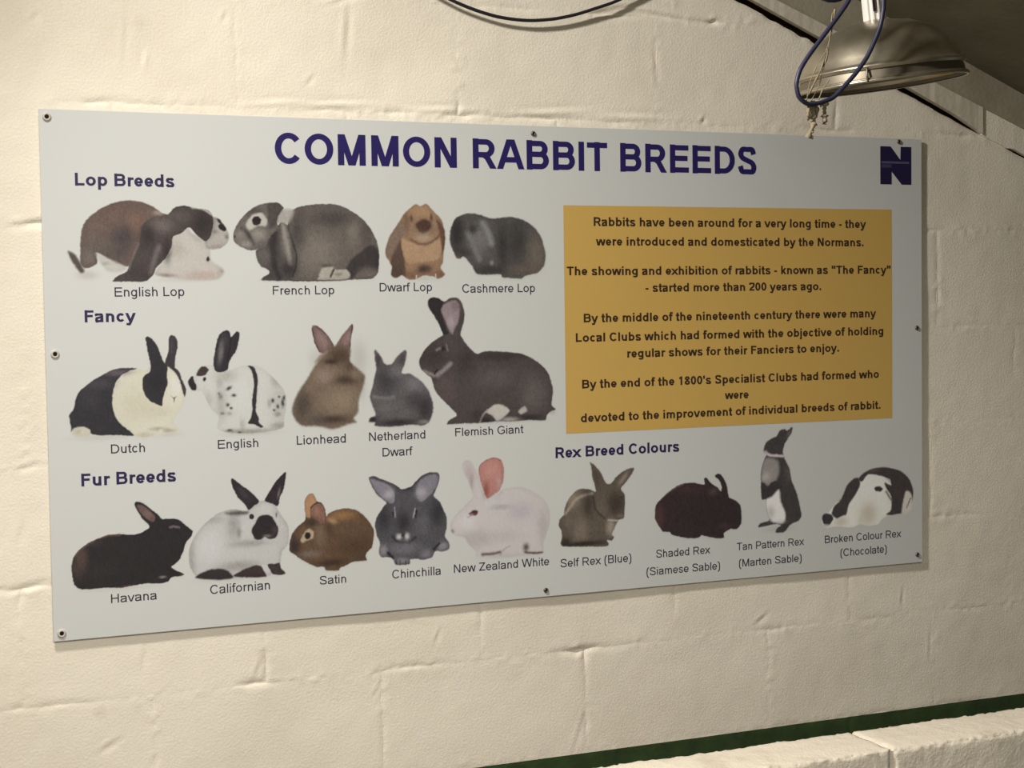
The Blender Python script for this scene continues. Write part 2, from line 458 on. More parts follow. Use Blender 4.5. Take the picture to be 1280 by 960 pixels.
        if ch == 'j': A(catmull([(M, -100), (M - 25, -160), (M - 110, DSC + h * .9)], False, 4).tolist())
    elif ch == 'k': A([(L, 0), (L, CAP)]); A([(L + 10, 150), (W - 60, XH + 40)], 0, XH); A([(L + 130, 270), (W - h * .7, -40)], 0, XH)
    elif ch == 'l': A([(M, 0), (M, CAP)])
    elif ch == 'o': A(arc(M, XH / 2, W / 2 - rl, XH / 2 + 12 - h, 0, 360, 28))
    elif ch == 'r': A([(L, 0), (L, XH)]); A(arc(L + 150, 290, 150, XH + 6 - h - 290, 180, 75, 10) + [(W + 4, XH - h * .9)])
    elif ch == 's':
        x0, x1 = 36 + h, W - 36 - h
        A(catmull([(x0, 160), (x0 + 55, 60), (M, h - 12), (x1 - 40, 60), (x1, 145), (x1 - 60, 225), (M, 262), (x0 + 60, 300), (x0 + 16, 375), (x0 + 65, 460), (M, XH + 10 - h), (x1 - 55, 460), (x1 - 8, 380)], False, 5).tolist())
    elif ch == 't':
        x = M - 6
        A([(x, 680), (x, 150)] + catmull([(x, 150), (x + 25, 50), (W - 8, h - 4)], False, 4).tolist()[1:]); A([(12, XH - h * .8), (W - 10, XH - h * .8)])
    elif ch == 'u':
        A([(Rr, 0), (Rr, XH)]); r = (Rr - L) / 2
        A([(L, XH)] + arc((L + Rr) / 2, 215, r, 215 + 10 - h, 180, 360, 14))
    elif ch == 'v': A([(h * .6, 560), (M, -30)], 0, XH); A([(W - h * .6, 560), (M, -30)], 0, XH)
    elif ch == 'w':
        q = W / 4 + 4
        for a, c in ((h * .6, q), (M, q), (M, W - q), (W - h * .6, W - q)): A([(a, 560), (c, -30)], 0, XH)
    elif ch == 'x': A([(0, 560), (W, -40)], 0, XH); A([(0, -40), (W, 560)], 0, XH)
    elif ch == 'y': A([(h * .6, 560), (M, -10)], 0, XH); A([(W - h * .6, 560), (M - 10, -40), (M - 70, -150), (40, DSC + h)], -300, XH)
    elif ch == '1': A([(W * .55, 0), (W * .55, CAP)]); A([(W * .55, CAP - h), (W * .2, 540)])
    elif ch == '2': A(catmull([(60 + h * .6, 510), (115, 640), (M, CAP - h), (W - 110, 630), (W - 75 - h * .3, 510), (W - 140, 370), (M - 50, 240), (60 + h, h)], False, 5).tolist()); A([(40, b), (W - 45, b)])
    elif ch == '8':
        A(arc(M, 540, W / 2 - 62 - h, 176 - h * .9, 0, 360, 22)); A(arc(M, 190, W / 2 - 40 - h, 202 - h, 0, 360, 22))
    elif ch == '.': A([(M, 0), (M, s * 1.05)])
    elif ch == '-': A([(35, 255), (W - 35, 255)])
    elif ch == "'": A([(M, 450), (M, CAP)])
    elif ch == '"': A([(W * .28, 450), (W * .28, CAP)]); A([(W * .72, 450), (W * .72, CAP)])
    elif ch == '(': A(catmull([(W - 60, CAP + 15), (W * .42, 560), (W * .32, 253), (W * .42, -55), (W - 60, -205)], False, 4).tolist())
    elif ch == ')': A(catmull([(60, CAP + 15), (W * .58, 560), (W * .68, 253), (W * .58, -55), (60, -205)], False, 4).tolist())
    return W, s, g

def clip_y(poly, lo, hi):
    for sign, lim in ((1, lo), (-1, -hi)):
        out = []
        for i in range(len(poly)):
            a, b = poly[i - 1], poly[i]
            da, db = sign * a[1] - lim, sign * b[1] - lim
            if (da < 0) != (db < 0):
                t = da / (da - db); out.append((a[0] + t * (b[0] - a[0]), a[1] + t * (b[1] - a[1])))
            if db >= 0: out.append(b)
        poly = out
        if len(poly) < 3: return []
    return poly

def stroke_polys(pts, width):
    p = np.asarray(pts, float)
    d = np.diff(p, axis=0); keep = np.r_[True, np.hypot(*d.T) > 1e-6]; p = p[keep]
    d = np.diff(p, axis=0); d /= np.hypot(*d.T)[:, None]
    n = np.stack([-d[:, 1], d[:, 0]], 1)
    closed = np.hypot(*(p[0] - p[-1])) < 1e-3
    first = (n[0] + n[-1]) if closed else n[0]
    last = first if closed else n[-1]
    v = np.vstack([first, n[:-1] + n[1:], last])
    v /= np.hypot(*v.T)[:, None]
    nn = np.vstack([n, n[-1:]])
    k = 1 / np.clip((v * nn).sum(1), .5, 1)
    off = v * k[:, None] * width / 2 * np.array([1, .84 if width > 120 else .9])
    a, b = p + off, p - off
    return [[tuple(a[i]), tuple(b[i]), tuple(b[i + 1]), tuple(a[i + 1])] for i in range(len(p) - 1)]

def text_mesh(text, bold, x0, x1, base, cap):
    polys, pen, lay = [], 0, []
    for ci, ch in enumerate(text):
        W, s, g = glyph(ch, bold)
        for si, (pts, lo, hi) in enumerate(g):
            for qi, q in enumerate(stroke_polys(pts, s)):
                if lo > -400 or hi < 900: q = clip_y(q, lo, hi)
                if q: polys.append([(x + pen, y) for x, y in q]); lay.append(si * 2e-5 + (qi % 2) * 6e-6)
        pen += W
    a = min(x for q in polys for x, _ in q); b = max(x for q in polys for x, _ in q)
    sx, sy = (x1 - x0) / (b - a), cap / CAP
    verts, faces = [], []
    for q, dy in zip(polys, lay):
        i = len(verts)
        verts += [(x0 + (x - a) * sx, base + y * sy, dy) for x, y in q]
        faces.append(tuple(range(i, i + len(q))))
    return verts, faces

def word_spans(text, bold, x0, x1):
    tab = BW if bold else AW
    tot = sum(tab[c] for c in text); k = (x1 - x0) / tot; out, pen, start = [], 0, 0
    for c in text + ' ':
        if c == ' ':
            out.append((x0 + start * k - 12, x0 + pen * k + 12)); start = pen + 278
        pen += tab[c]
    return out

# ---------------------------------------------------------------- print data
# printed rabbits in board millimetres from the lower left corner of the board
# (name, edge shading, [layer]) - F fill, S fill inside, L stroke inside, B soft spot inside, G soft spot on paper
RABBITS=[
('English Lop',0.15,[
('G',(0.39,0.373,0.35),0.5,[80.4,690.5,18.3,7.9,0]),
('G',(0.446,0.434,0.407),0.24,[136.7,701.9,20.7,9.2,0]),
('G',(0.417,0.395,0.372),0.3,[261.4,680.3,48.9,3.7,0]),
('F',(0.077,0.059,0.051),3.1,[46.3,735.7,58.7,729.3,67.1,715.1,75,698.2,67.8,694.4,58.1,707.3,48.5,725.4]),
('F',(0.136,0.092,0.078),1.6,[69.6,761.5,73.9,782.2,85.8,799,109,816.1,134.8,828,160.6,832.3,186.4,828.7,207,819.8,222.4,809.5,235.4,803,227,783.2,194.8,748.9,173.6,730.6,157.5,707.1,139.5,709.7,116.8,722.8,99.2,731.8,98.7,712.4,78.2,703.4,68.3,712.5,68.4,735.7]),
('B',(0.112,0.091,0.081),0.9,[96.8,735.7,39.1,31.5,0]),
('B',(0.125,0.082,0.068),0.7,[134.5,813.8,52.2,15.8,0]),
('B',(0.201,0.117,0.085),0.65,[171.2,789.4,15.7,17.1,0]),
('B',(0.048,0.04,0.043),0.85,[148.5,761.8,23.5,26.3,0]),
('B',(0.07,0.055,0.053),0.6,[140,730.6,23.5,15.8,0]),
('B',(0.209,0.174,0.156),0.4,[83.7,722.8,10.4,13.1,0]),
('F',(0.545,0.533,0.507),3.7,[97.2,731.8,116.8,722.8,139.5,711.8,152.2,703.2,136.6,696.7,118.7,698.9,106.3,712.4]),
('B',(0.248,0.219,0.198),0.5,[114,712.4,7.8,3.9,0]),
('B',(0.437,0.354,0.314),0.7,[215.9,809.4,9.1,4.7,0]),
('F',(0.531,0.507,0.481),3.7,[242.3,764.9,269.1,779.6,279.5,770.4,305.8,751.9,313.5,738.6,315.7,717.3,336.9,702.6,339.4,693.2,328.3,682.6,301.4,679.5,261.5,681.6,222,687.1,206.5,693.8,222.8,717.4,236.4,738.5]),
('B',(0.464,0.326,0.278),0.6,[298.9,689.4,33.9,8.4,0]),
('B',(0.386,0.338,0.302),0.5,[252.2,738.5,15.7,15.8,0]),
('S',(0.03,0.023,0.021),1.6,[306.7,722.6,310.5,726.6,313.1,720,309.7,715.7,306,717.8]),
('B',(0.204,0.143,0.11),0.7,[224.7,689,18.3,4.2,0]),
('B',(0.247,0.208,0.184),0.5,[335.4,697.2,6.5,4.7,0]),
('F',(0.422,0.4,0.378),1.6,[317.6,799.8,331.1,800,344.2,784.1,351.4,768.1,347.5,752,332.4,741.3,310.8,739.9,303.1,751.9,314.3,773.2]),
('B',(0.291,0.268,0.253),0.6,[327.1,744,18.3,5.3,0]),
('B',(0.144,0.113,0.108),0.7,[347,764,3.7,4.7,0]),
('F',(0.063,0.049,0.048),1,[232.8,805.6,246.3,818.9,264.9,823.6,291.3,818.1,312.6,814.4,320.4,802.5,321.4,789.2,315.5,765.2,304.5,755.1,290,765.1,277.1,779.6,269.1,779.6,258.3,770.3,242.8,762.8,239.2,743.8,228.1,722.7,209.3,704.3,203.8,691.2,193.1,680.7,182.6,677.6,151.5,677.8,125.9,678.5,139,690.2,154.6,697.9,163,722.7,178,751.5,183.9,782.9,201.2,798.8]),
('B',(0.161,0.129,0.124),0.75,[221.8,785.8,23.5,15.8,0]),
('L',(0.156,0.129,0.129),4.2,2.6,[176.6,748.9,165.7,725.3,157.3,701.8]),
('L',(0.15,0.123,0.123),7.9,5.2,[215.5,743.7,207.2,722.7,198.6,693.8]),
('B',(0.024,0.019,0.02),0.85,[301.3,789.1,20.9,24.9,0]),
('B',(0.026,0.021,0.022),0.85,[195.2,764.7,14.4,21,0]),
('B',(0.028,0.019,0.02),0.8,[231.1,735.9,7.8,23.6,0]),
('B',(0.117,0.094,0.093),0.6,[253.8,804.5,20.9,10.5,0]),
('B',(0.042,0.031,0.032),0.6,[177.8,693.9,23.5,13.1,0]),
('L',(0.444,0.417,0.39),3.7,2.1,[280.7,820.1,302,817.2,319.1,806.5]),
('S',(0.019,0.014,0.015),1.3,[330.7,786.1,341.6,789.4,347.3,778.7,342.6,773.9,332.7,779.2]),
('S',(0.032,0.026,0.026),1.6,[327.8,799.9,337.7,796,343.7,785.4,332.2,790.6]),
('B',(0.145,0.123,0.114),0.6,[325.1,773.3,5.2,3.7,0]),
]),
('French Lop',0.2,[
('G',(0.364,0.346,0.329),0.27,[523.9,678,87.8,3,0]),
('F',(0.127,0.11,0.1),1.3,[480.8,817.8,501.4,825.5,521.9,828.7,563.2,830,589.1,822.8,620.2,804.3,640.8,781.9,653.6,756.7,657.9,734,656.5,701.2,653.6,691.1,641.5,681,601.9,679.2,562.7,676.5,472.7,677,467.9,686.9,483.6,706.7,484,726.5,469.7,770.9,470.2,795.5]),
('B',(0.225,0.197,0.17),0.7,[530.2,733.9,38.1,37,0]),
('B',(0.233,0.204,0.177),0.6,[603.9,779.1,20.3,32.1,0]),
('B',(0.061,0.051,0.048),0.8,[490.1,775.9,15.2,37,0]),
('B',(0.051,0.043,0.041),0.75,[565.2,801.3,48.3,17.3,0]),
('B',(0.068,0.058,0.053),0.6,[630.1,771.7,15.2,29.6,0]),
('B',(0.092,0.078,0.072),0.5,[585.5,771.5,7.6,22.2,0]),
('S',(0.045,0.038,0.04),4,[588,702.6,602.8,723.9,618.8,734,640.2,749.1,657.2,736.5,656.5,701.2,628.5,691.2,615.4,693.7,599.3,680,586.3,681.3]),
('B',(0.162,0.138,0.127),0.8,[633.8,693.7,17.8,9.9,0]),
('S',(0.406,0.378,0.342),2.5,[530.5,685.4,538.6,701.5,558.1,705.2,565.8,699,589.2,698.9,596.3,686.3,583.6,679.3,531.7,679.6]),
('L',(0.039,0.028,0.026),4,2,[561.9,699,555.1,685.3]),
('B',(0.187,0.156,0.135),0.7,[572.1,690.2,7.6,3.9,0]),
('L',(0.047,0.029,0.026),2,1.5,[417.2,678.6,562.7,676,652.1,682.2]),
('B',(0.061,0.049,0.047),0.6,[547.8,707.8,15.2,3.5,0]),
('F',(0.396,0.378,0.352),5.5,[446.2,795.3,458,815.6,475.8,818.3,482,812.9,471.4,793.1,457.4,790]),
('F',(0.097,0.087,0.082),1.5,[403.5,736.3,408.6,741.2,431.7,763.3,454.9,791.7,470,785.7,474.6,763.5,486.6,728.9,484.8,706.7,478,686.9,465.1,677.6,417.2,678.6,416.1,683.5,430.1,692.1,427.7,699.5,412.9,706.9,405.7,721.6]),
('B',(0.035,0.031,0.033),0.8,[440,741.2,14,44.4,0]),
('L',(0.276,0.252,0.227),8.5,4,[459.9,788.1,464.9,758.5,470.8,728.9,472.5,711.6]),
('L',(0.03,0.026,0.027),3,2,[470.5,785.7,476.3,761.1,486.1,728.9,484.3,704.2,476.8,686.9]),
('L',(0.033,0.028,0.03),11.5,4.5,[442.4,770.7,437.5,741.2,441,706.8,450.1,684.6]),
('B',(0.267,0.244,0.222),0.5,[465.6,756.1,9.1,27.2,0]),
('B',(0.03,0.026,0.028),0.85,[468.1,699.3,17.8,19.7,0]),
('B',(0.141,0.126,0.12),0.6,[420.8,726.5,12.7,14.8,0]),
('B',(0.045,0.038,0.04),0.7,[430,687.1,15.2,7.4,0]),
('F',(0.138,0.121,0.113),1.3,[359.5,764.2,364.8,782.5,375.1,797.2,390.3,813.2,410.5,825.6,430.6,830.8,450.8,831,461.9,821.3,455.4,812.6,447.5,795.4,449.7,780.6,431.7,763.3,423.7,746.1,403.6,738.7,388.6,738.2,373.9,744.8,362.9,753.3]),
('S',(0.072,0.061,0.058),3.5,[430.6,829.5,450.8,831,461.9,821.3,450.1,802.8,447.3,788,432,780,429.6,807.5]),
('B',(0.068,0.059,0.056),0.7,[400.3,814.5,20.3,7.4,0]),
('S',(0.49,0.466,0.434),3,[386.8,791.2,400.1,807.2,417.7,810.3,427.9,797.6,424.6,785.4,409.6,785.7,394.5,777.3,387.1,781.4]),
('S',(0.018,0.013,0.014),1.5,[397.8,794.9,401.3,802.8,410,804.3,415.9,798.8,414.7,790.7,407.1,786.2,400.2,788.1]),
('B',(0.276,0.252,0.227),0.85,[410.5,768.1,15.2,12.3,0]),
('L',(0.048,0.041,0.04),6.5,4,[377.1,780.2,390.5,768,398.8,749.7]),
('B',(0.259,0.236,0.218),0.7,[373.1,766.7,10.2,11.1,0]),
('B',(0.295,0.274,0.26),0.8,[383.9,749.7,12.7,7.4,0]),
('B',(0.027,0.02,0.022),0.8,[362.4,764.2,3,2.5,0]),
]),
('Dwarf Lop',0.15,[
('G',(0.384,0.345,0.318),0.3,[752.5,680.9,29.2,4.7,0]),
('F',(0.293,0.183,0.115),1.8,[736.5,831.1,749,828.3,761.5,832.9,773.9,821.3,792.4,802.3,799.9,781.8,801.8,764,797.5,731.5,795.6,713.8,790.6,702,799.2,687.2,783.9,679.9,774.6,684.3,752.6,685.9,733.8,678.7,718.2,679.4,706,687.6,693.5,681.8,682.8,687.7,684.7,705.2,674.3,722.8,671.5,737.3,679.7,763.5,695.5,786.9,714.5,813.3]),
('S',(0.218,0.155,0.121),3.6,[679.7,763.5,692.2,778.2,708,798.7,713.8,775.4,707.3,760.7,688.2,728.6,681.9,719.8,671.4,731.5]),
('S',(0.098,0.065,0.051),4.2,[685.1,725.7,707.3,760.7,711.4,731.5,714,702.2,712.1,683.2,682.8,686.3]),
('B',(0.078,0.051,0.04),0.7,[696.8,693.5,15.6,8.8,0]),
('S',(0.422,0.277,0.176),3,[705.8,760.7,725.8,754.9,756.9,747.7,791.7,762.5,792.8,737.4,784.6,719.7,753.1,713.9,721.9,711,711.3,725.7]),
('B',(0.408,0.258,0.153),0.8,[751.9,818.1,25,14.7,0]),
('B',(0.242,0.168,0.123),0.7,[751.3,782.9,34.3,20.5,0]),
('B',(0.172,0.107,0.071),0.8,[717.3,795.8,6.2,20.5,0]),
('S',(0.078,0.042,0.03),4.2,[737.4,791.6,754.7,802,770.3,796.3,771.6,784.5,757.3,772.1,743.3,777]),
('B',(0.403,0.295,0.22),0.9,[754,763.3,18.7,9.4,0]),
('L',(0.158,0.097,0.067),3.9,3.6,[725.9,760.8,741.3,752.1,760.1,750.6,775.9,758,788.6,768.4]),
('B',(0.079,0.048,0.034),0.85,[728.3,803.2,3.7,7.6,0]),
('B',(0.079,0.048,0.034),0.85,[772,805.1,3.7,7.6,0]),
('S',(0.133,0.074,0.051),3,[782.9,802.3,798.4,784.7,801.8,761.1,797.5,731.5,793,746.3,790.2,766.9]),
('B',(0.05,0.033,0.03),0.95,[752.9,699.8,18.7,9.4,0]),
('B',(0.164,0.092,0.063),0.7,[726.1,687.5,15.6,8.8,0]),
('B',(0.164,0.092,0.063),0.7,[787.3,688.7,12.5,8.8,0]),
('L',(0.651,0.558,0.493),2.1,1.2,[737,686,737.5,679.3]),
('L',(0.651,0.558,0.493),2.1,1.2,[779.4,688.8,779.9,681.4]),
('B',(0.342,0.215,0.128),0.5,[731.2,708.1,12.5,11.7,0]),
]),
('Cashmere Lop',0.15,[
('F',(0.092,0.085,0.084),2.2,[812.5,775.9,817.5,790.7,827.3,805.6,852.9,814.8,878.6,812,904.3,804.8,930.3,806.6,949.9,808.2,976.1,802.5,999,789.1,1015.3,771,1023.3,749.8,1028,725.6,1022.7,704.3,1007.5,690.7,980.9,684.8,970.9,678.8,951.2,679.8,928.3,682,923.5,688.1,895.9,687.3,870.1,689.8,860.7,704.8,848.2,719.7,840.3,725.6,833.8,721.2,825.9,722.7,819.7,734.5,812.1,755.2]),
('B',(0.026,0.024,0.025),0.9,[828.3,773,16.2,38.9,0]),
('B',(0.038,0.034,0.036),0.8,[842,734.5,19.5,9,0]),
('B',(0.208,0.201,0.207),0.7,[877.7,761.4,22.7,26.9,0]),
('L',(0.252,0.249,0.249),9.4,7.5,[884.8,797.2,900.4,767.5,903.4,752.5]),
('L',(0.192,0.185,0.182),9.4,6.2,[852.3,773.2,867.7,740.5,877.1,719.6]),
('B',(0.028,0.026,0.028),0.8,[863.6,782.2,9.7,9.6,0]),
('B',(0.036,0.034,0.035),0.85,[929.3,746.6,13,50.9,0]),
('B',(0.041,0.038,0.038),0.8,[965.5,755.7,26,41.9,0]),
('B',(0.167,0.139,0.115),0.85,[1006.4,731.6,22.7,41.9,0]),
('B',(0.14,0.109,0.092),0.8,[977.8,696.9,29.2,12,0]),
('B',(0.038,0.034,0.033),0.8,[899.3,697.2,29.2,10.8,0]),
('B',(0.29,0.288,0.281),0.7,[904.4,712.1,4.5,4.8,0]),
('B',(0.103,0.069,0.067),0.7,[830.7,727.1,8.1,5.4,0]),
('B',(0.078,0.074,0.074),0.5,[872,806,26,7.5,0]),
]),
('Dutch',0.08,[
('G',(0.419,0.41,0.386),0.39,[102.7,382.8,52.1,6,0]),
('G',(0.442,0.433,0.41),0.36,[223.3,383.5,27,4.9,0]),
('F',(0.662,0.645,0.55),1.6,[167.1,511.2,183.1,506.7,196.7,514.5,226.4,513.6,245.2,499.4,255.5,474.4,259.1,455.1,254.6,438.7,243.3,422.7,234.7,406.6,248,389.5,247.8,384,223.3,385.1,204.2,380.5,179.9,378.8,161.2,382.4,148.1,396.5,129.9,410.9,119.8,432.9,120.5,459.9,129.2,486.6,145.5,502.3]),
('B',(0.521,0.481,0.366),0.45,[165.3,442,34.8,32.6,0]),
('B',(0.534,0.494,0.387),0.5,[208,426.8,24.1,10.9,0]),
('B',(0.362,0.326,0.261),0.8,[204.5,394.7,14.7,3.8,0]),
('B',(0.341,0.298,0.242),0.7,[224.8,390.5,13.4,3.8,0]),
('B',(0.711,0.714,0.693),0.8,[243.3,477.6,12,21.7,0]),
('B',(0.445,0.378,0.267),0.5,[177.3,384.4,16.1,4.9,0]),
('B',(0.678,0.66,0.617),0.8,[211.2,389.7,4.3,4.3,0]),
('F',(0.028,0.026,0.034),1.3,[167.1,512,151.1,513.8,135.2,513.4,116.5,508.6,95.1,497.1,76.5,485.6,60.5,472.7,52.3,456.9,47.9,438.3,39.8,428,40.8,414.5,43,401.1,41.6,395.8,50.8,400.7,63.9,404.2,76.8,398.3,79.2,390.1,100.2,386.5,126.6,386.1,158.5,383.1,150.7,393.7,135.1,406.6,124.9,421.9,120.6,441,121.1,462.6,126.5,484,137.4,498.5,153.6,507.5]),
('B',(0.121,0.097,0.112),0.85,[129.6,505,26.8,6,0]),
('B',(0.063,0.056,0.066),0.7,[92.2,485.1,29.5,10.9,0]),
('B',(0.045,0.041,0.05),0.5,[75.7,456.1,21.4,21.7,0]),
('F',(0.589,0.559,0.48),2.2,[42.7,391.7,48.2,402.2,63.9,404.2,74.2,399.7,77.9,388.3,58.2,385.6]),
('B',(0.361,0.317,0.268),0.5,[55.8,395.1,5.4,3.8,0]),
('F',(0.028,0.025,0.032),1.1,[185.4,569.1,190.1,573.1,198,567.5,208.4,552.3,217.3,527.5,222.5,519.2,226.4,513.6,224.6,494.6,225.6,480.9,219.8,464.6,215.4,451.1,214.3,438.9,205.7,441.1,192.3,447.9,181.9,460.5,177.7,476.9,178.7,493.2,185.6,501.2,192.4,505,194.1,517.2,189.8,539.1,187,558.2]),
('F',(0.044,0.036,0.045),1.1,[230.6,570.9,238.8,574,245.4,566.5,246.4,551.4,241.9,532.4,240,513.3,234.6,512,223.8,515.9,221.8,523.3,228.5,543.6]),
('F',(0.047,0.037,0.041),1.3,[227.8,514.1,240,511.9,249.3,500.7,253.1,488.2,259.6,474.3,260.7,463.3,257.7,453.7,253.2,469,248.9,485.6,241.1,500.9]),
('B',(0.069,0.056,0.068),0.6,[235.5,551.7,3.7,16.3,0]),
('B',(0.016,0.015,0.02),0.5,[204.1,487,13.4,24.4,0]),
('S',(0.201,0.131,0.12),1.3,[231.3,458,235.9,454.5,241.9,456.2,239.1,451.4,237.2,443.5,235.8,451.8]),
]),
('English',0.1,[
('G',(0.379,0.37,0.347),0.36,[386.1,378.1,50.2,3.9,0]),
('F',(0.602,0.608,0.596),1.4,[278.5,494.4,284.3,508,294.1,513.2,313.5,514.1,343.9,503.5,366.5,509.8,386.3,512.1,406,508.8,422.8,497.1,439.6,479.8,453.6,462.5,459.5,442.5,456.9,417.3,453.7,400.5,451.4,386.5,426,380.5,391.7,377.8,363.5,379.1,338.3,381.6,321.7,389.2,320.5,397.6,323.7,414.1,308.7,428.5,298.2,452.4,290.2,465.1,280.6,466.8]),
('B',(0.411,0.397,0.365),0.7,[338,491.2,22.3,11.1,0]),
('B',(0.423,0.414,0.387),0.6,[444.4,434.6,16.7,38.8,0]),
('B',(0.29,0.277,0.255),0.8,[377.7,381.2,61.4,6.1,0]),
('B',(0.401,0.397,0.375),0.7,[328.4,438.9,11.2,33.2,0]),
('B',(0.348,0.339,0.312),0.6,[326.5,477.7,6.1,8.3,0]),
('B',(0.433,0.42,0.398),0.6,[303.6,448.1,8.4,13.8,0]),
('B',(0.358,0.344,0.321),0.7,[439.7,482.6,11.2,13.8,0]),
('B',(0.256,0.243,0.221),0.7,[443.4,391,16.7,6.6,0]),
('B',(0.646,0.66,0.657),0.7,[370.9,456.8,16.7,33.2,0]),
('B',(0.378,0.365,0.342),0.6,[369.5,395.5,5.6,11.1,0]),
('F',(0.031,0.026,0.033),1.1,[314.9,516.8,318.2,538.8,323.5,563.5,331.6,577.2,341.5,581.9,348.4,578.2,351,569,355.3,572.5,362.4,579.3,368,575.1,366.2,559.8,360.2,540.6,347.1,521.5,342.5,505,329.9,500.3,318.8,502.9]),
('B',(0.168,0.157,0.17),0.85,[330.2,539.9,5,22.2,-8]),
('B',(0.059,0.052,0.06),0.6,[339.7,565.9,5.6,11.1,0]),
('L',(0.015,0.013,0.016),2.5,1.7,[351.6,569,348.2,546.4,342.1,521.6]),
('F',(0.057,0.037,0.037),1.4,[282.8,501.1,291.3,511.9,299.6,512.2,305.8,506,299.2,496.5,290.9,493.2,282.6,494.3]),
('S',(0.027,0.021,0.024),1.4,[293.5,487.6,296.3,491.6,299.9,491.3,300.7,486.8,297.2,483.1,294,484.3]),
('F',(0.024,0.017,0.021),1.4,[264.5,482.4,270.2,491.9,275.7,493.6,276.9,484.8,281.6,473.6,279.2,466,271,468.5]),
('S',(0.031,0.027,0.032),1.4,[383.4,511.6,394.7,509.6,400.1,497.7,402.6,483.7,400.7,461.4,398.8,439.1,397,422.4,402.4,408.2,403.5,396.9,411.9,391,406.2,388.4,395,394.5,380.9,398.4,386.8,408.8,389.9,422.7,390.4,445,393.7,467.2,394.1,484,390.3,500.8]),
('B',(0.038,0.035,0.038),1,[344.5,468.3,6.1,3.3,30]),
('B',(0.038,0.035,0.038),1,[354,454.1,4.2,3,0]),
('B',(0.038,0.035,0.038),1,[341.8,435.6,3.3,3.6,0]),
('B',(0.044,0.039,0.041),1,[348.3,429.3,2.8,2.8,0]),
('B',(0.181,0.169,0.166),0.8,[327.4,452.8,3.9,6.1,0]),
('B',(0.122,0.111,0.111),0.8,[324.7,458.4,2.8,2.8,0]),
('B',(0.038,0.035,0.038),1,[431.6,440.7,3.6,4.4,0]),
('B',(0.038,0.035,0.038),1,[444.7,448.1,2.2,2.5,0]),
('B',(0.044,0.039,0.041),1,[451.6,435.8,3.3,8.9,0]),
('B',(0.038,0.035,0.038),1,[441.4,429.1,3.1,4.4,0]),
('B',(0.059,0.054,0.054),1,[434.1,421.8,3.3,2.2,0]),
('B',(0.046,0.042,0.044),1,[454.7,445.5,2.5,4.4,0]),
('B',(0.15,0.138,0.139),0.8,[330.8,419.4,4.5,3.3,0]),
('B',(0.256,0.243,0.243),0.7,[344.7,418.8,5.6,3.9,0]),
('B',(0.217,0.204,0.202),0.7,[441.1,413.7,6.7,5,0]),
('B',(0.038,0.034,0.036),0.9,[344,385.5,6.7,2.8,0]),
('B',(0.043,0.037,0.039),0.9,[363.5,380.2,3.9,1.9,0]),
('B',(0.256,0.243,0.235),0.6,[424.3,435.4,3.9,8.3,0]),
]),
('Lionhead',0.05,[
('G',(0.419,0.41,0.398),0.55,[611.4,520.8,17.2,33.1,0]),
('G',(0.47,0.466,0.45),0.55,[522.2,520.1,15.6,21.1,0]),
('G',(0.443,0.428,0.412),0.5,[616.5,459.9,9.4,27.1,0]),
('F',(0.182,0.118,0.109),1.8,[514.2,584.6,522,588.4,534.3,581.3,546.4,567.5,558.5,549.2,559.8,534.2,548.7,528.4,530.2,533.4,519.8,553.1]),
('F',(0.182,0.118,0.109),1.8,[564.8,549.1,574.4,564,587.3,578.8,598.5,590.1,599.9,581.6,594.8,560.5,592.8,539.4,580.1,533.7,563,538.6]),
('B',(0.299,0.209,0.198),0.8,[535.4,558.8,8.7,18.1,30]),
('B',(0.28,0.194,0.189),0.8,[586.9,560.7,6.2,18.1,-25]),
('L',(0.052,0.03,0.027),2.5,1.5,[514.8,583.1,519.8,556.1,529.6,534.9]),
('L',(0.073,0.044,0.038),2.5,1.5,[522,587.8,546.4,567.5,558.5,547.7]),
('L',(0.058,0.035,0.032),2.5,1.5,[598.8,589.2,595.1,557.5,592.9,544]),
('F',(0.292,0.224,0.192),4.3,[518.9,514.1,530.1,528.9,548.9,537.4,555.1,534.3,542.3,519.5,526.7,515.4]),
('F',(0.17,0.126,0.091),3.7,[558.5,546.2,592.9,544,592.3,515.2,607.8,499.7,623.3,484,618.1,459.9,609.7,435.8,607.6,411.6,597.9,399.8,603.1,390.5,583.5,386.7,567.6,381.3,551.9,379,536.4,382.7,517.8,386.5,493.1,387.5,481,395.5,470.7,413.9,472.6,431.7,485.4,458.2,504.4,484.6,517.2,505.2,529.9,519.9,545.7,534.5]),
('B',(0.073,0.046,0.033),0.95,[570.6,526.4,23.1,17.5,0]),
('B',(0.035,0.021,0.017),0.9,[551.6,514.8,14.3,6,0]),
('B',(0.052,0.032,0.023),0.95,[583.7,476.1,28.1,10.2,0]),
('B',(0.073,0.046,0.033),0.7,[592.1,506.2,12.5,15.1,0]),
('B',(0.3,0.221,0.192),0.75,[538.5,486.5,18.7,15.1,0]),
('B',(0.274,0.212,0.155),0.75,[571.9,437.2,37.4,27.1,0]),
('B',(0.068,0.054,0.047),0.85,[492.5,428,18.7,33.1,0]),
('B',(0.049,0.035,0.029),0.9,[552.3,398.6,37.4,8.4,0]),
('B',(0.113,0.093,0.081),0.6,[515.1,403.1,18.7,15.1,0]),
('B',(0.207,0.157,0.118),0.5,[513.4,472.3,12.5,18.1,0]),
('B',(0.248,0.192,0.15),0.5,[604.4,487.6,12.5,12,0]),
]),
('Netherland Dwarf',0.1,[
('G',(0.398,0.389,0.382),0.24,[698.3,377.9,46.4,3.1,0]),
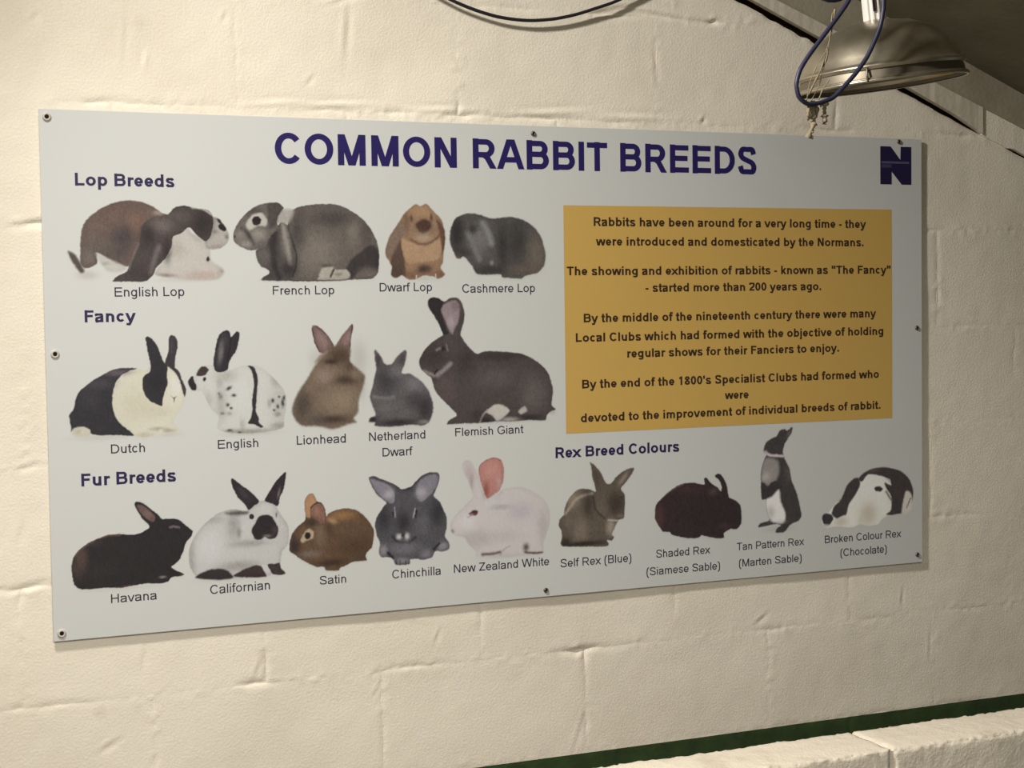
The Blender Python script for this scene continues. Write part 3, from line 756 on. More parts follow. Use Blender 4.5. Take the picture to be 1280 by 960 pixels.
('F',(0.112,0.103,0.111),2.2,[645,536.7,656,525.8,666.9,507.2,681.3,506.8,691.2,520.3,707.6,533.7,713.4,530.5,709.8,509.1,701.9,487.8,719.7,485.8,742.3,471.2,759.9,449,769.2,420.8,767.3,402.3,760.4,387.1,747.1,378.3,721.1,381,678.9,378.7,643.6,381.2,642.2,388.9,629.5,390.9,634.4,399.9,644.1,404.1,638,422.6,632.7,441.1,638.8,462.2,644,483.4,647.5,498.6,644.7,520]),
('B',(0.056,0.042,0.048),0.85,[652.6,516.7,5.8,15.3,0]),
('B',(0.067,0.052,0.059),0.85,[702.4,512.4,6.4,16.9,-15]),
('B',(0.047,0.045,0.052),0.9,[667.8,473.5,24.2,27.6,0]),
('L',(0.192,0.182,0.194),5,5,[641.6,441.4,667.1,436.8,683.3,439.3]),
('B',(0.192,0.182,0.194),0.6,[690.7,491.2,16.1,12.3,0]),
('B',(0.2,0.19,0.206),0.75,[732.4,465.4,22.6,16.9,0]),
('B',(0.033,0.028,0.031),0.85,[751,412.2,17.7,27.6,0]),
('B',(0.028,0.022,0.026),0.9,[688.7,386.3,45.1,8,0]),
('B',(0.022,0.018,0.022),0.95,[637.5,395.2,11.3,6.1,0]),
('B',(0.248,0.23,0.235),0.8,[748.9,385.4,12.9,4.3,0]),
('B',(0.151,0.141,0.152),0.5,[666.8,418.5,22.6,12.3,0]),
('B',(0.041,0.038,0.042),0.6,[728.5,431.6,16.1,18.4,0]),
]),
('Flemish Giant',0.2,[
('G',(0.355,0.344,0.335),0.3,[917.6,378.9,82,3.9,0]),
('G',(0.416,0.405,0.398),0.6,[1038.7,396,7.6,5.8,0]),
('F',(0.08,0.066,0.066),1.7,[739.6,507.4,744.9,523.1,757,538.7,772.4,551,787.8,560.3,793,564.9,784.8,585.8,773.3,605,761.9,624.2,762.1,635.2,770.6,641.5,784.1,639.7,796.9,632.6,811.3,640.1,826.6,639.9,836.7,628,841.5,607.2,839.4,588,832.2,565.8,840.5,549.6,854,533.3,869.4,522.6,885,527.7,916.4,527,958.5,522.7,986.8,513.9,1011.5,498.6,1029.2,480.1,1037.8,456.8,1041.1,437,1037.2,410.8,1046.8,400.6,1035.1,396.1,1026,388.2,1020.5,377.9,984.7,380,942.2,378.5,914.1,380.3,872.2,378.2,837.6,378.9,799.9,378.6,805.2,387.3,820.8,396.3,810.7,409.5,790.6,429.5,774,449.2,766,474.9,754.3,484.8,744.4,494.6]),
('S',(0.032,0.027,0.029),2,[761.9,624.2,762.1,635.2,770.6,641.5,784.1,639.7,795.8,632.6,790.5,617.4,795.2,595.1,806.6,569.5,793,564.9,784.8,585.8,773.3,605]),
('S',(0.294,0.233,0.254),2.7,[790.4,614.3,797.4,626.9,814.6,634.6,824.8,632.9,831.4,620.1,827.5,591.4,820.4,578.8,814.1,564.5,806.8,575.8,798.6,595.1]),
('B',(0.443,0.388,0.421),0.6,[810.4,588.5,7.6,12.9,0]),
('B',(0.172,0.13,0.143),0.7,[822.9,623.4,9.7,9.6,0]),
('B',(0.043,0.035,0.035),0.8,[771.8,519.3,32.8,22.5,0]),
('L',(0.198,0.174,0.171),4.7,2.7,[778.8,533.4,787.4,536.4]),
('L',(0.174,0.149,0.151),3,2,[800.1,544.1,803.3,531.3]),
('B',(0.019,0.015,0.017),0.9,[793.5,535.3,4.8,5.1,0]),
('L',(0.288,0.255,0.252),6,4.3,[749.4,489.7,771.2,481.1]),
('L',(0.287,0.246,0.246),7.3,4.7,[779.6,480.9,791.6,489.5,808.9,504]),
('L',(0.02,0.016,0.018),4,2,[772.9,484.3,779.8,492]),
('S',(0.567,0.539,0.504),2.7,[886.5,401.8,907.6,415.6,925.1,413.3,939.7,401.4,924.7,387.4,910.6,381.1,900.3,393.2]),
('S',(0.513,0.473,0.444),2.7,[960.2,399,974.5,409.9,980.4,399.8,967.2,393.2]),
('L',(0.437,0.399,0.364),4,2,[872.2,379.8,879.4,394,890,404.9]),
('B',(0.521,0.48,0.47),0.8,[942.2,383.1,20.7,4.5,0]),
('B',(0.027,0.021,0.022),0.9,[886.2,383.4,12.4,7.7,0]),
('B',(0.029,0.023,0.024),0.8,[984.8,385.9,31.1,6.4,0]),
('B',(0.174,0.149,0.144),0.55,[996.3,435.2,31.1,35.3,0]),
('B',(0.147,0.129,0.13),0.45,[908.5,470.6,41.4,19.3,0]),
('B',(0.12,0.087,0.086),0.7,[797.7,448.4,20.7,28.9,0]),
('B',(0.046,0.038,0.038),0.7,[916.2,515.7,69,9.6,0]),
('B',(0.04,0.032,0.033),0.6,[843.2,507.9,20.7,25.7,0]),
('B',(0.043,0.035,0.035),0.6,[865.5,394.6,20.7,12.9,0]),
]),
('Havana',0.05,[
('G',(0.415,0.415,0.397),0.24,[125.8,91.2,64.9,2.4,0]),
('F',(0.022,0.02,0.022),1,[36.3,137.9,39,154.3,48.6,167.9,65.1,181,83.8,189.2,102.7,195.6,123.8,196.5,154.3,193.5,168.6,196.6,183.1,204.1,180.5,212.7,171.6,221.7,162.5,236.8,156.3,251.7,160.7,256.7,172.4,253.1,186.4,241.4,200.5,229.6,207.4,220.6,221.8,219.7,238.6,217.9,250.5,208.1,260,198.9,267.2,192.3,264.5,182.7,254.5,172.4,249.3,158.1,239.1,136.8,224.3,125.7,233.8,117.7,248.1,109.2,240.8,106.1,223.8,105,216.4,97.1,201.9,94.6,175.7,96.8,151.8,95.1,125.8,92.4,97.7,94.7,76.7,94.5,51.3,96.1,40,106.6,37,123.5]),
('S',(0.144,0.092,0.088),1.9,[161.7,250.1,172.3,248.3,186.3,236.5,195.1,225.1,191,215.6,181.1,220.6,170,231.5,163.8,241.6]),
('B',(0.238,0.163,0.155),0.5,[180.2,230.9,5.7,5.8,0]),
('B',(0.108,0.068,0.06),0.8,[55.2,155.5,10.7,19.3,0]),
('B',(0.075,0.048,0.043),0.7,[47.7,137,13,19.3,0]),
('L',(0.133,0.084,0.072),2.9,2.4,[43.8,161.1,58,174.4,79.1,187.2,102.6,194.4,128.4,194.8]),
('L',(0.148,0.113,0.127),3.6,2.2,[223.8,202.3,231.1,204.2,240.7,201.1]),
('B',(0.242,0.189,0.201),0.7,[234.7,202.5,2.8,1.9,0]),
('B',(0.115,0.055,0.042),0.8,[142.4,94.4,19,2.4,0]),
('B',(0.244,0.21,0.21),0.8,[207,106.9,6.2,2.2,0]),
('B',(0.062,0.044,0.043),0.5,[81.3,182.2,14.2,6.3,0]),
('B',(0.07,0.037,0.033),0.7,[244.5,109,7.1,2.9,0]),
('B',(0.037,0.031,0.033),0.4,[91.6,131.2,28.5,14.5,0]),
]),
('Californian',0.25,[
('G',(0.382,0.373,0.35),0.3,[345.2,93.3,65.3,3.9,0]),
('F',(0.547,0.546,0.544),1.7,[258.6,144.1,261.8,163.3,274.8,187.3,294.7,208.2,320.2,224.7,345.5,230,370.8,225.6,382.3,230.5,399.6,242.1,413.9,243.2,430.9,236,436.4,224.3,447.6,206.6,457.3,189,456.6,154.9,443.2,138.9,439.9,119.2,428,100.3,404.8,92.2,359.4,94.4,303.3,97.5,275.5,101.1,264.8,113.1,259.6,127.4]),
('B',(0.305,0.298,0.284),0.75,[347.6,199.1,12.8,28.1,0]),
('B',(0.229,0.219,0.204),0.8,[358.5,183,4,11.2,0]),
('B',(0.313,0.303,0.289),0.75,[377.9,160.5,36.8,7.3,0]),
('B',(0.362,0.352,0.338),0.7,[264.1,143.7,7.4,36.5,0]),
('B',(0.285,0.268,0.261),0.75,[354.2,117.3,39.7,10.1,0]),
('B',(0.622,0.623,0.638),0.9,[299.2,160.6,25.5,30.9,0]),
('B',(0.382,0.373,0.36),0.6,[305.9,210.3,25.5,6.7,0]),
('B',(0.588,0.594,0.594),0.8,[413.6,228.6,17,8.4,0]),
('B',(0.521,0.513,0.504),0.7,[443.9,172.9,11.3,22.5,0]),
('B',(0.574,0.573,0.573),0.7,[373,194.6,10.2,16.9,0]),
('S',(0.102,0.093,0.088),4.5,[331.3,223.1,356.7,226.5,376.4,223.6,374.1,218.1,348.1,218.1]),
('F',(0.034,0.026,0.032),1.1,[344.6,288.8,349.7,289.9,363.5,277.9,383,262.8,399.6,243,388,233,377.9,226.6,371.1,238.2,357.3,253.1,347.9,271.8]),
('F',(0.034,0.026,0.032),1.1,[453.9,298.3,454.5,288.3,450.3,265.9,442.7,249.4,437.2,231.3,425.2,236.3,411,243.4,420,259.2,434.8,280.9]),
('B',(0.198,0.167,0.176),0.85,[440,256.6,2.6,10.1,-15]),
('B',(0.062,0.052,0.058),0.6,[368.8,262.2,6.2,14,35]),
('S',(0.027,0.022,0.025),1.7,[382.7,185.5,390.1,199.1,398.9,212.6,413.3,215.1,424.6,210.9,431.6,199.2,437.1,187.5,435.3,173.5,429.4,166.8,417.9,166.2,409.4,171,400.8,166,389.4,168.7]),
('B',(0.189,0.152,0.151),0.9,[415.2,172.6,7.9,3.1,0]),
('B',(0.069,0.055,0.059),0.6,[429.8,182.3,5.1,8.4,0]),
('S',(0.027,0.021,0.023),1.1,[379,213.3,382,218.2,386.5,217.9,389.3,212.7,386.3,207.8,381.2,208.1]),
('B',(0.072,0.055,0.056),0.9,[433.9,213.2,2,4.5,0]),
('F',(0.036,0.029,0.03),2.3,[270,101.6,284.1,110.2,303.7,115.1,326,113.3,339.8,104.4,343.8,94.3,317.1,92.8,281,97.3]),
('F',(0.048,0.033,0.034),2,[345.4,99.8,365.4,109.4,388.2,116.1,401,113.7,407.9,101.9,411.1,91.7,382,92.1,350.9,95.9]),
('F',(0.052,0.037,0.039),1.4,[413.9,115.6,428.3,115.9,438.4,117.9,441.1,106.4,450,94.3,425,94.9]),
('F',(0.587,0.587,0.594),1.7,[401.9,114.2,413.3,114.5,420.7,95.2,413.5,93.5,408.5,101.8]),
]),
('Satin',0.2,[
('F',(0.127,0.075,0.045),1.4,[459.1,145,460.3,158.5,465.9,173.9,478.9,188.8,491.9,198.2,493.2,208.3,491.8,226.5,494,242.2,501.1,250.4,510.4,250.7,517.1,236.3,526.3,232.3,533.1,221.6,535.2,210.1,536.3,203.2,542.3,209.7,558.9,215.5,577.8,217.7,596.7,213.1,613.2,202.9,627.2,185.8,635.8,169.1,635.7,153,631,134.8,620,124.1,617.5,117.4,618.5,108.1,592.2,107.8,577.9,102,563.6,97.3,558.7,92,535.2,94.3,528.3,102.4,512,103.6,495.9,112.8,482.1,120.7,470.8,130.6,460.5,138.1]),
('S',(0.442,0.25,0.148),1.8,[493.2,207.1,491.8,226.5,494,242.2,501.1,250.4,509.9,250.3,516.6,236.3,505.2,225.6,503.8,212.1,502.4,203.1]),
('S',(0.24,0.126,0.094),1.8,[503.9,218.9,509.9,228.8,521.7,232.6,530.9,225.2,534.8,210.2,533.7,192,525.5,191.4,514,197.9,506,205.2]),
('L',(0.041,0.023,0.018),2.1,1.4,[505.1,222.2,512.3,229.7,524,232.4,532,224,535.2,207.8,534.5,194.2]),
('B',(0.347,0.193,0.148),0.5,[517.8,215.8,5.2,9.1,0]),
('B',(0.293,0.163,0.077),0.9,[570.4,204.4,28.1,10.2,0]),
('B',(0.411,0.257,0.142),0.95,[547.8,194.5,10.6,5,-25]),
('B',(0.06,0.036,0.022),0.7,[592.8,137.6,39.9,22.8,0]),
('B',(0.028,0.021,0.023),0.9,[470,149.9,11.7,18.2,0]),
('B',(0.037,0.025,0.022),0.8,[506.9,193.8,16.4,9.1,0]),
('S',(0.445,0.35,0.25),2.1,[483,161.4,492.6,176.6,501.9,180.5,509.9,173.1,507.4,162,496.8,158.2,486.3,154.4]),
('S',(0.018,0.013,0.013),1.6,[490.5,168.1,493.7,174.3,500.6,173.8,503.1,167.9,500.4,161.3,493.4,161.1]),
('B',(0.2,0.139,0.103),0.7,[523.8,167.6,10.6,22.8,0]),
('B',(0.189,0.154,0.13),0.8,[500.9,129.5,21.1,6.8,0]),
('B',(0.032,0.022,0.019),0.8,[544.9,109.1,30.5,8.2,0]),
('B',(0.14,0.093,0.069),0.6,[535.2,96.1,7,3.2,0]),
('B',(0.072,0.049,0.036),0.6,[606.7,118.2,14.1,6.8,0]),
('B',(0.107,0.071,0.05),0.5,[588.8,174.6,23.4,13.7,0]),
('B',(0.057,0.037,0.028),0.6,[541.6,177.8,9.4,13.7,0]),
]),
('Chinchilla',0.1,[
('F',(0.087,0.084,0.1),1.5,[627,276.5,638.6,279.1,654,272.6,674.6,264,687.4,255.8,697.8,249,718.8,254,726.9,262.3,740.3,274.1,758.9,280.6,774.9,280.2,780.1,274.4,778.5,259.4,771.5,242.2,767.3,231.2,779.1,219.1,788.1,201,795.1,182.9,794.2,162.7,789.9,145.4,799,132.1,798.8,119.5,785.3,114.1,769.3,116.6,761.1,104.6,742.4,99.7,729.3,103.2,713.4,103.1,710.6,93.3,681.8,94.3,676.8,105.9,666.5,111.6,650.9,112.8,646,125.6,648.9,140.3,641.5,160.6,638.8,180.7,643.4,195.2,658.1,216.6,663.4,223.7,645.6,239.6,635.6,255.1]),
('S',(0.244,0.231,0.276),2.3,[630.8,273.1,646.2,269.8,671.9,257.9,680.7,242.5,681.7,227.6,673.8,221.1,655.8,233.1,640.7,251.1]),
('S',(0.219,0.21,0.251),2.3,[729.3,252.2,742.8,268.9,766.8,276.4,776.8,270.8,772.2,249.7,758.1,233,739.3,221.1,730.3,232.1]),
('B',(0.447,0.432,0.486),0.8,[668.9,240.7,11.8,8,30]),
('B',(0.421,0.402,0.458),0.8,[739.7,240.3,11.8,11.2,0]),
('L',(0.031,0.029,0.035),2.6,1.8,[638.6,279.1,654,272.6,674.6,264,692.6,251.8,718.8,253.3,740.3,274.1,758.9,280.6]),
('B',(0.039,0.036,0.044),0.9,[657.6,191.8,15.8,30,0]),
('B',(0.036,0.034,0.042),0.9,[774.7,196.8,17.1,27.5,0]),
('B',(0.042,0.039,0.046),0.8,[705.6,249.8,18.4,6.5,0]),
('B',(0.031,0.026,0.031),0.9,[699.1,181.6,15.8,20,0]),
('L',(0.3,0.291,0.312),2.3,1.8,[681.4,212.7,682.6,192.7]),
('L',(0.374,0.36,0.383),2.8,1.8,[725.9,207.4,721.6,190.1]),
('L',(0.019,0.017,0.021),3.6,1.8,[729,203.4,727.1,189.8]),
('L',(0.022,0.02,0.025),3.1,1.8,[677.3,203,677.9,193]),
('B',(0.57,0.556,0.584),0.95,[690.2,151.5,5.8,5.5,0]),
('B',(0.57,0.556,0.584),0.95,[707,151.6,5.3,6.5,0]),
('B',(0.033,0.027,0.029),0.95,[698.6,154.2,3.7,6,0]),
('L',(0.029,0.025,0.031),4.6,3.1,[676.4,153.3,685.3,142.7,708.8,138,724.8,147.4]),
('B',(0.289,0.272,0.309),0.85,[655.1,126.2,8.9,11.2,0]),
('B',(0.289,0.272,0.314),0.85,[785.5,125.5,11.8,9,0]),
('B',(0.243,0.226,0.258),0.75,[747.9,111.8,12.1,9,0]),
('B',(0.181,0.175,0.199),0.75,[700.7,126.6,31.5,12.5,0]),
('B',(0.27,0.253,0.288),0.7,[695,102,15.8,6,0]),
('L',(0.022,0.019,0.024),5.1,2.6,[665.4,120.4,675.6,109.7]),
('L',(0.022,0.019,0.024),5.1,2.6,[765.4,120.6,777.6,132.3]),
('L',(0.039,0.034,0.038),1.8,1.3,[683.3,102.9,683.7,95.9]),
('L',(0.039,0.034,0.038),1.8,1.3,[691.1,102.3,691.5,95.3]),
('L',(0.039,0.034,0.038),1.8,1.3,[702.9,101.4,703.3,95.1]),
('B',(0.16,0.154,0.179),0.5,[741.1,173.8,13.1,20,0]),
]),
('New Zealand White',0.12,[
('G',(0.328,0.312,0.299),0.3,[933,94.2,58.4,3.5,0]),
('F',(0.621,0.587,0.595),2.1,[802.3,168.6,811.8,185.2,828.9,201.4,850.8,220.2,854,228.7,845.2,255.2,830.4,287.6,836.8,300.2,849.1,299.6,858.1,286.2,867.1,268.4,878.8,230.1,891.1,217.8,906.8,222.7,919.5,233.6,938.4,238.3,963.7,238.3,988.9,228.1,1014.3,210.4,1028.4,188.9,1029.6,159.4,1019.5,130.5,1012.8,113.3,1012.6,94.1,974.2,94,911,95.8,861.2,98.1,859.8,106.9,843.1,125.4,834.1,140.5,818.8,144.5,806.6,151.1]),
('B',(0.489,0.407,0.418),0.8,[848.6,272.3,9.4,23.2,15]),
('B',(0.377,0.314,0.33),0.6,[851.4,257.7,3.7,14.5,0]),
('F',(0.488,0.233,0.212),1.5,[867.8,277,872.1,291.2,886.2,300.6,905,304,918.9,297.5,924.9,279.8,922.9,253.7,913.2,233.9,900.6,224.5,885.5,218.2,878.9,233,871.5,256.6]),
('B',(0.275,0.079,0.067),0.8,[884.5,235.6,6.2,17.4,0]),
('B',(0.591,0.31,0.278),0.7,[895.2,278.4,18.7,17.4,0]),
('L',(0.288,0.147,0.134),1.8,1.5,[868.1,277,872.7,291.2,886.2,300.3,904.9,303.7,918.9,296.9]),
('B',(0.56,0.374,0.361),0.7,[913.4,248.4,6.2,17.4,0]),
('F',(0.638,0.61,0.627),2.4,[881.9,225.6,885.5,217.6,897.4,223.2,910,229.8,903.4,208.4,881.5,203.9]),
('S',(0.145,0.035,0.037),1.8,[844.1,190.4,855,196,865.2,193.4,861.4,184.9,848.7,185.2]),
('B',(0.023,0.01,0.014),0.9,[855.9,191.1,4.7,3.8,0]),
('L',(0.315,0.212,0.217),2.4,1.8,[841.5,181.9,851.8,187]),
('B',(0.404,0.358,0.399),0.7,[918.9,198.7,21.8,5.8,0]),
('B',(0.469,0.431,0.493),0.6,[962.9,187.2,28.1,17.4,0]),
('B',(0.418,0.386,0.38),0.6,[861.8,135.7,37.4,17.4,0]),
('B',(0.442,0.405,0.405),0.6,[1013.4,154.5,12.5,34.8,0]),
('B',(0.495,0.457,0.459),0.5,[927.4,136.9,31.2,11.6,0]),
('L',(0.136,0.079,0.076),5.4,3.6,[873.6,101.5,895.5,101.3,914.3,103.7]),
('L',(0.13,0.075,0.071),4.8,3,[971.1,99.6,990.2,95.8,1011,95.7]),
('B',(0.091,0.066,0.062),0.95,[973.5,109.7,6.9,8.7,0]),
('B',(0.213,0.179,0.165),0.8,[806.7,155.4,5,4.1,0]),
('B',(0.696,0.668,0.697),0.7,[837.7,172,18.7,14.5,0]),
('L',(0.442,0.405,0.394),3,2.4,[914.2,97,923.8,109.5,936.5,115.3]),
]),
('Self Rex',0.1,[
('F',(0.126,0.103,0.083),1.7,[1126.7,282.9,1137,275.6,1151.8,259.9,1163.6,236.2,1175.6,234.2,1191,249.7,1212.4,262.2,1232.3,265.2,1227.6,253.1,1212.1,234.8,1199.8,221.9,1208.7,207.7,1209,183,1206.6,158.6,1195.9,153.8,1189.7,148.7,1180.4,130.2,1177.3,122.2,1181.7,116.5,1177.1,110,1165,111.6,1169.4,100.9,1158.8,97.6,1107.8,101.3,1057.4,106.8,1057.1,125.2,1056.4,138.7,1050.7,149.8,1052.3,163.2,1062.8,173.3,1064.5,186.6,1073.6,204.9,1088.6,220.2,1103.5,226.9,1124.4,224.1,1139.3,218.6,1136.5,233.7,1130.8,252.9,1129.5,269.3]),
('B',(0.32,0.271,0.214),0.8,[1084,207,15,21.7,0]),
('L',(0.412,0.357,0.289),5.1,4,[1067.3,175.7,1094.3,206.4,1130.3,215]),
('B',(0.053,0.041,0.034),0.85,[1121,191.2,12,29.9,0]),
('B',(0.049,0.038,0.031),0.9,[1187.2,189.9,21,24.4,0]),
('B',(0.233,0.195,0.155),0.75,[1102.3,138.3,18,27.1,0]),
('B',(0.384,0.331,0.275),0.9,[1174.4,138.8,10.8,16.3,0]),
('L',(0.501,0.435,0.382),3.4,2.3,[1168.6,155,1192.8,151.8]),
('B',(0.307,0.245,0.211),0.85,[1206.1,243.4,5.4,16.3,-40]),
('B',(0.079,0.061,0.052),0.7,[1142.7,246.9,7.2,21.7,15]),
('B',(0.03,0.022,0.02),0.95,[1107.9,107.5,60.1,6,0]),
('B',(0.154,0.123,0.101),0.6,[1153.8,181,15,19,0]),
('B',(0.196,0.16,0.13),0.5,[1072.9,159.1,12,16.3,0]),
('B',(0.035,0.026,0.023),0.9,[1066.4,113.7,12,10.9,0]),
('B',(0.223,0.186,0.154),0.6,[1197.5,161.9,9,3.8,0]),
('L',(0.057,0.045,0.036),4,2.9,[1133.1,206.7,1138.8,179.3,1159.6,158.9]),
('B',(0.057,0.045,0.039),0.8,[1201,202.7,6.6,2.7,0]),
]),
('Shaded Rex',0,[
('F',(0.041,0.028,0.031),1.5,[1283.2,160.8,1285.6,180,1302.9,196.9,1324.9,212.2,1350.1,223.2,1378.6,224.9,1407.1,218.6,1406.6,231.2,1413.6,233.6,1426.3,220.3,1442.2,209.6,1450.1,200.7,1451.8,211.8,1445.5,226.2,1435.4,235.2,1439.3,240.6,1448.9,239.5,1458.4,228.3,1466.3,211,1471,186.8,1487.1,178.8,1500,166.7,1503.1,146.7,1501.3,124.2,1489.8,113.6,1473.6,114.7,1457.3,106,1457.2,96.1,1437.9,96.1,1412.3,102.1,1399.6,105.8,1390,100.3,1361.5,102.3,1327,110.8,1317.6,118.4,1302.1,120.8,1289.8,138.3,1283.7,149.7]),
('B',(0.097,0.049,0.052),0.7,[1293.1,154.6,14.3,28,0]),
('B',(0.106,0.069,0.073),0.7,[1429.3,201.9,11.5,8.4,0]),
('L',(0.192,0.134,0.13),2.7,2.4,[1296.6,193.1,1324.9,211.3,1353.3,221.9]),
('B',(0.087,0.046,0.052),0.6,[1457.5,121.5,12.7,7.3,0]),
('B',(0.071,0.04,0.045),0.6,[1365.8,211.2,44.6,11.2,0]),
('B',(0.03,0.025,0.025),0.5,[1406.4,152.9,44.6,25.2,0]),
]),
('Tan Pattern Rex',0.05,[
('G',(0.338,0.334,0.33),0.3,[1601.3,106.2,37.3,6.7,0]),
('F',(0.066,0.059,0.061),2,[1561.7,288.3,1568.3,304.6,1585.6,314.9,1596.4,318.1,1605.1,330.7,1618.1,333.8,1624.6,329.9,1638.5,337.8,1637.6,325.6,1626.6,311.2,1617.8,298.6,1613.4,280.3,1617.6,267.1,1630.5,242.2,1636,215.9,1649.7,185.2,1658.3,154.8,1661.6,132.1,1653.7,121.4,1631.8,113.5,1614.2,97.9,1592.6,98.6,1597,108.4,1605.7,113.4,1597,117.7,1571.1,115.7,1547.5,113.6,1551.9,122.5,1575.5,128.4,1569.2,149.2,1567.3,175.3,1556.6,177.8,1554.7,209.3,1555,242.5,1565.9,271.5,1570.2,276.8,1563.8,282.7]),
('S',(0.335,0.313,0.307),6.4,[1555.8,246.2,1568,269.5,1598.1,262.5,1602.2,236.3,1593.5,218.2,1576.1,206.2,1556.9,216.6]),
('B',(0.57,0.541,0.534),0.6,[1567.7,227,11.2,10.4,0]),
('S',(0.051,0.045,0.05),2.4,[1553,214.9,1563.3,213.2,1572.7,205.3,1581.4,213.3,1594.3,216.3,1608.5,206.2,1606.3,197.1,1588,184.4,1568.2,175.9,1556.1,175.2,1552,194.7]),
('L',(0.735,0.658,0.649),5.2,2.8,[1568.1,280.6,1581,275.6,1613.3,272.1]),
('B',(0.625,0.543,0.536),0.9,[1565.6,282.6,6.1,4.5,0]),
('S',(0.917,0.904,0.9),4,[1567.3,173.4,1584.6,181.6,1601.9,195.5,1606.1,169.2,1618.9,138.6,1612.2,120.4,1584.1,124.1,1571.3,141.6]),
('B',(0.515,0.502,0.493),0.7,[1580,144.8,11.2,14.8,0]),
('B',(0.676,0.656,0.669),0.6,[1605.7,122.7,11.2,5.2,0]),
('B',(0.153,0.131,0.133),0.5,[1626.1,231.3,8.6,22.3,0]),
('B',(0.19,0.166,0.163),0.6,[1628.9,322.2,4.3,9.6,-30]),
]),
('Broken Colour Rex',0.06,[
('F',(0.92,0.92,0.867),2.1,[1737.7,138.5,1764.7,163.3,1782.6,158.5,1809.9,194.8,1846.3,219.4,1882.9,213.6,1910.4,189.1,1912.6,150.6,1905.6,124.1,1880.2,106.5,1873.2,99.3,1845.8,97.3,1823,102.7,1800.3,96.6,1755.4,101.5,1728.6,100.6,1717.6,113.4,1719.8,124.6]),
('B',(0.583,0.51,0.408),0.7,[1845.9,124.1,22.8,26.7,0]),
('B',(0.626,0.55,0.463),0.7,[1768.9,111.9,18.2,10.7,0]),
('B',(0.92,0.92,0.92),0.7,[1855.3,192.2,22.8,19.1,0]),
('B',(0.715,0.636,0.517),0.5,[1823.1,110.3,6.4,11.4,0]),
('F',(0.07,0.06,0.059),2.1,[1819,209.5,1837.2,223.7,1864.6,231.8,1901.3,231,1938.3,220.2,1961.5,201.6,1973.2,173.9,1970.7,147,1959,122.6,1938,120.1,1910.2,118,1896.3,120.8,1910.2,131.5,1910.3,162.2,1896.5,182.2,1892,195.9,1910.4,189.1,1905.8,202.8,1882.9,211.7,1846.3,217.5,1828,201.4]),
('F',(0.07,0.06,0.059),2.5,[1773.7,170.4,1787.3,196.1,1805.4,210.2,1819,210.3,1823.4,194,1809.8,172,1791.6,150.3,1784.7,128,1773.4,124.9,1757.7,120.2,1744.4,130.6,1751.2,149,1764.7,159.5]),
('F',(0.055,0.05,0.058),2.1,[1717.6,126.6,1726.6,133.6,1742.1,130.7,1748.8,120.8,1737.5,106.5,1722,109.4]),
('L',(0.087,0.074,0.071),6.7,2.5,[1729.7,139,1737.8,155.5,1764.7,165.2]),
('F',(0.747,0.728,0.647),3.3,[1940.3,121.9,1952.1,171.3,1968.4,162.6,1969.8,131.6,1959,119.9]),
('L',(0.122,0.108,0.1),2.5,2.1,[1954.3,132.6,1966.1,155]),
('S',(0.059,0.051,0.049),2.1,[1862.6,183.4,1869,188.4,1880.5,187,1887.3,180.8,1880.4,175.5,1868,177]),
('L',(0.183,0.159,0.144),5,3.3,[1896.5,174.5,1910.3,154.5]),
('B',(0.511,0.481,0.48),0.8,[1728.6,105.2,11.8,3.1,0]),
('B',(0.18,0.133,0.125),0.5,[1855.4,226.6,18.2,4.6,0]),
]),
]
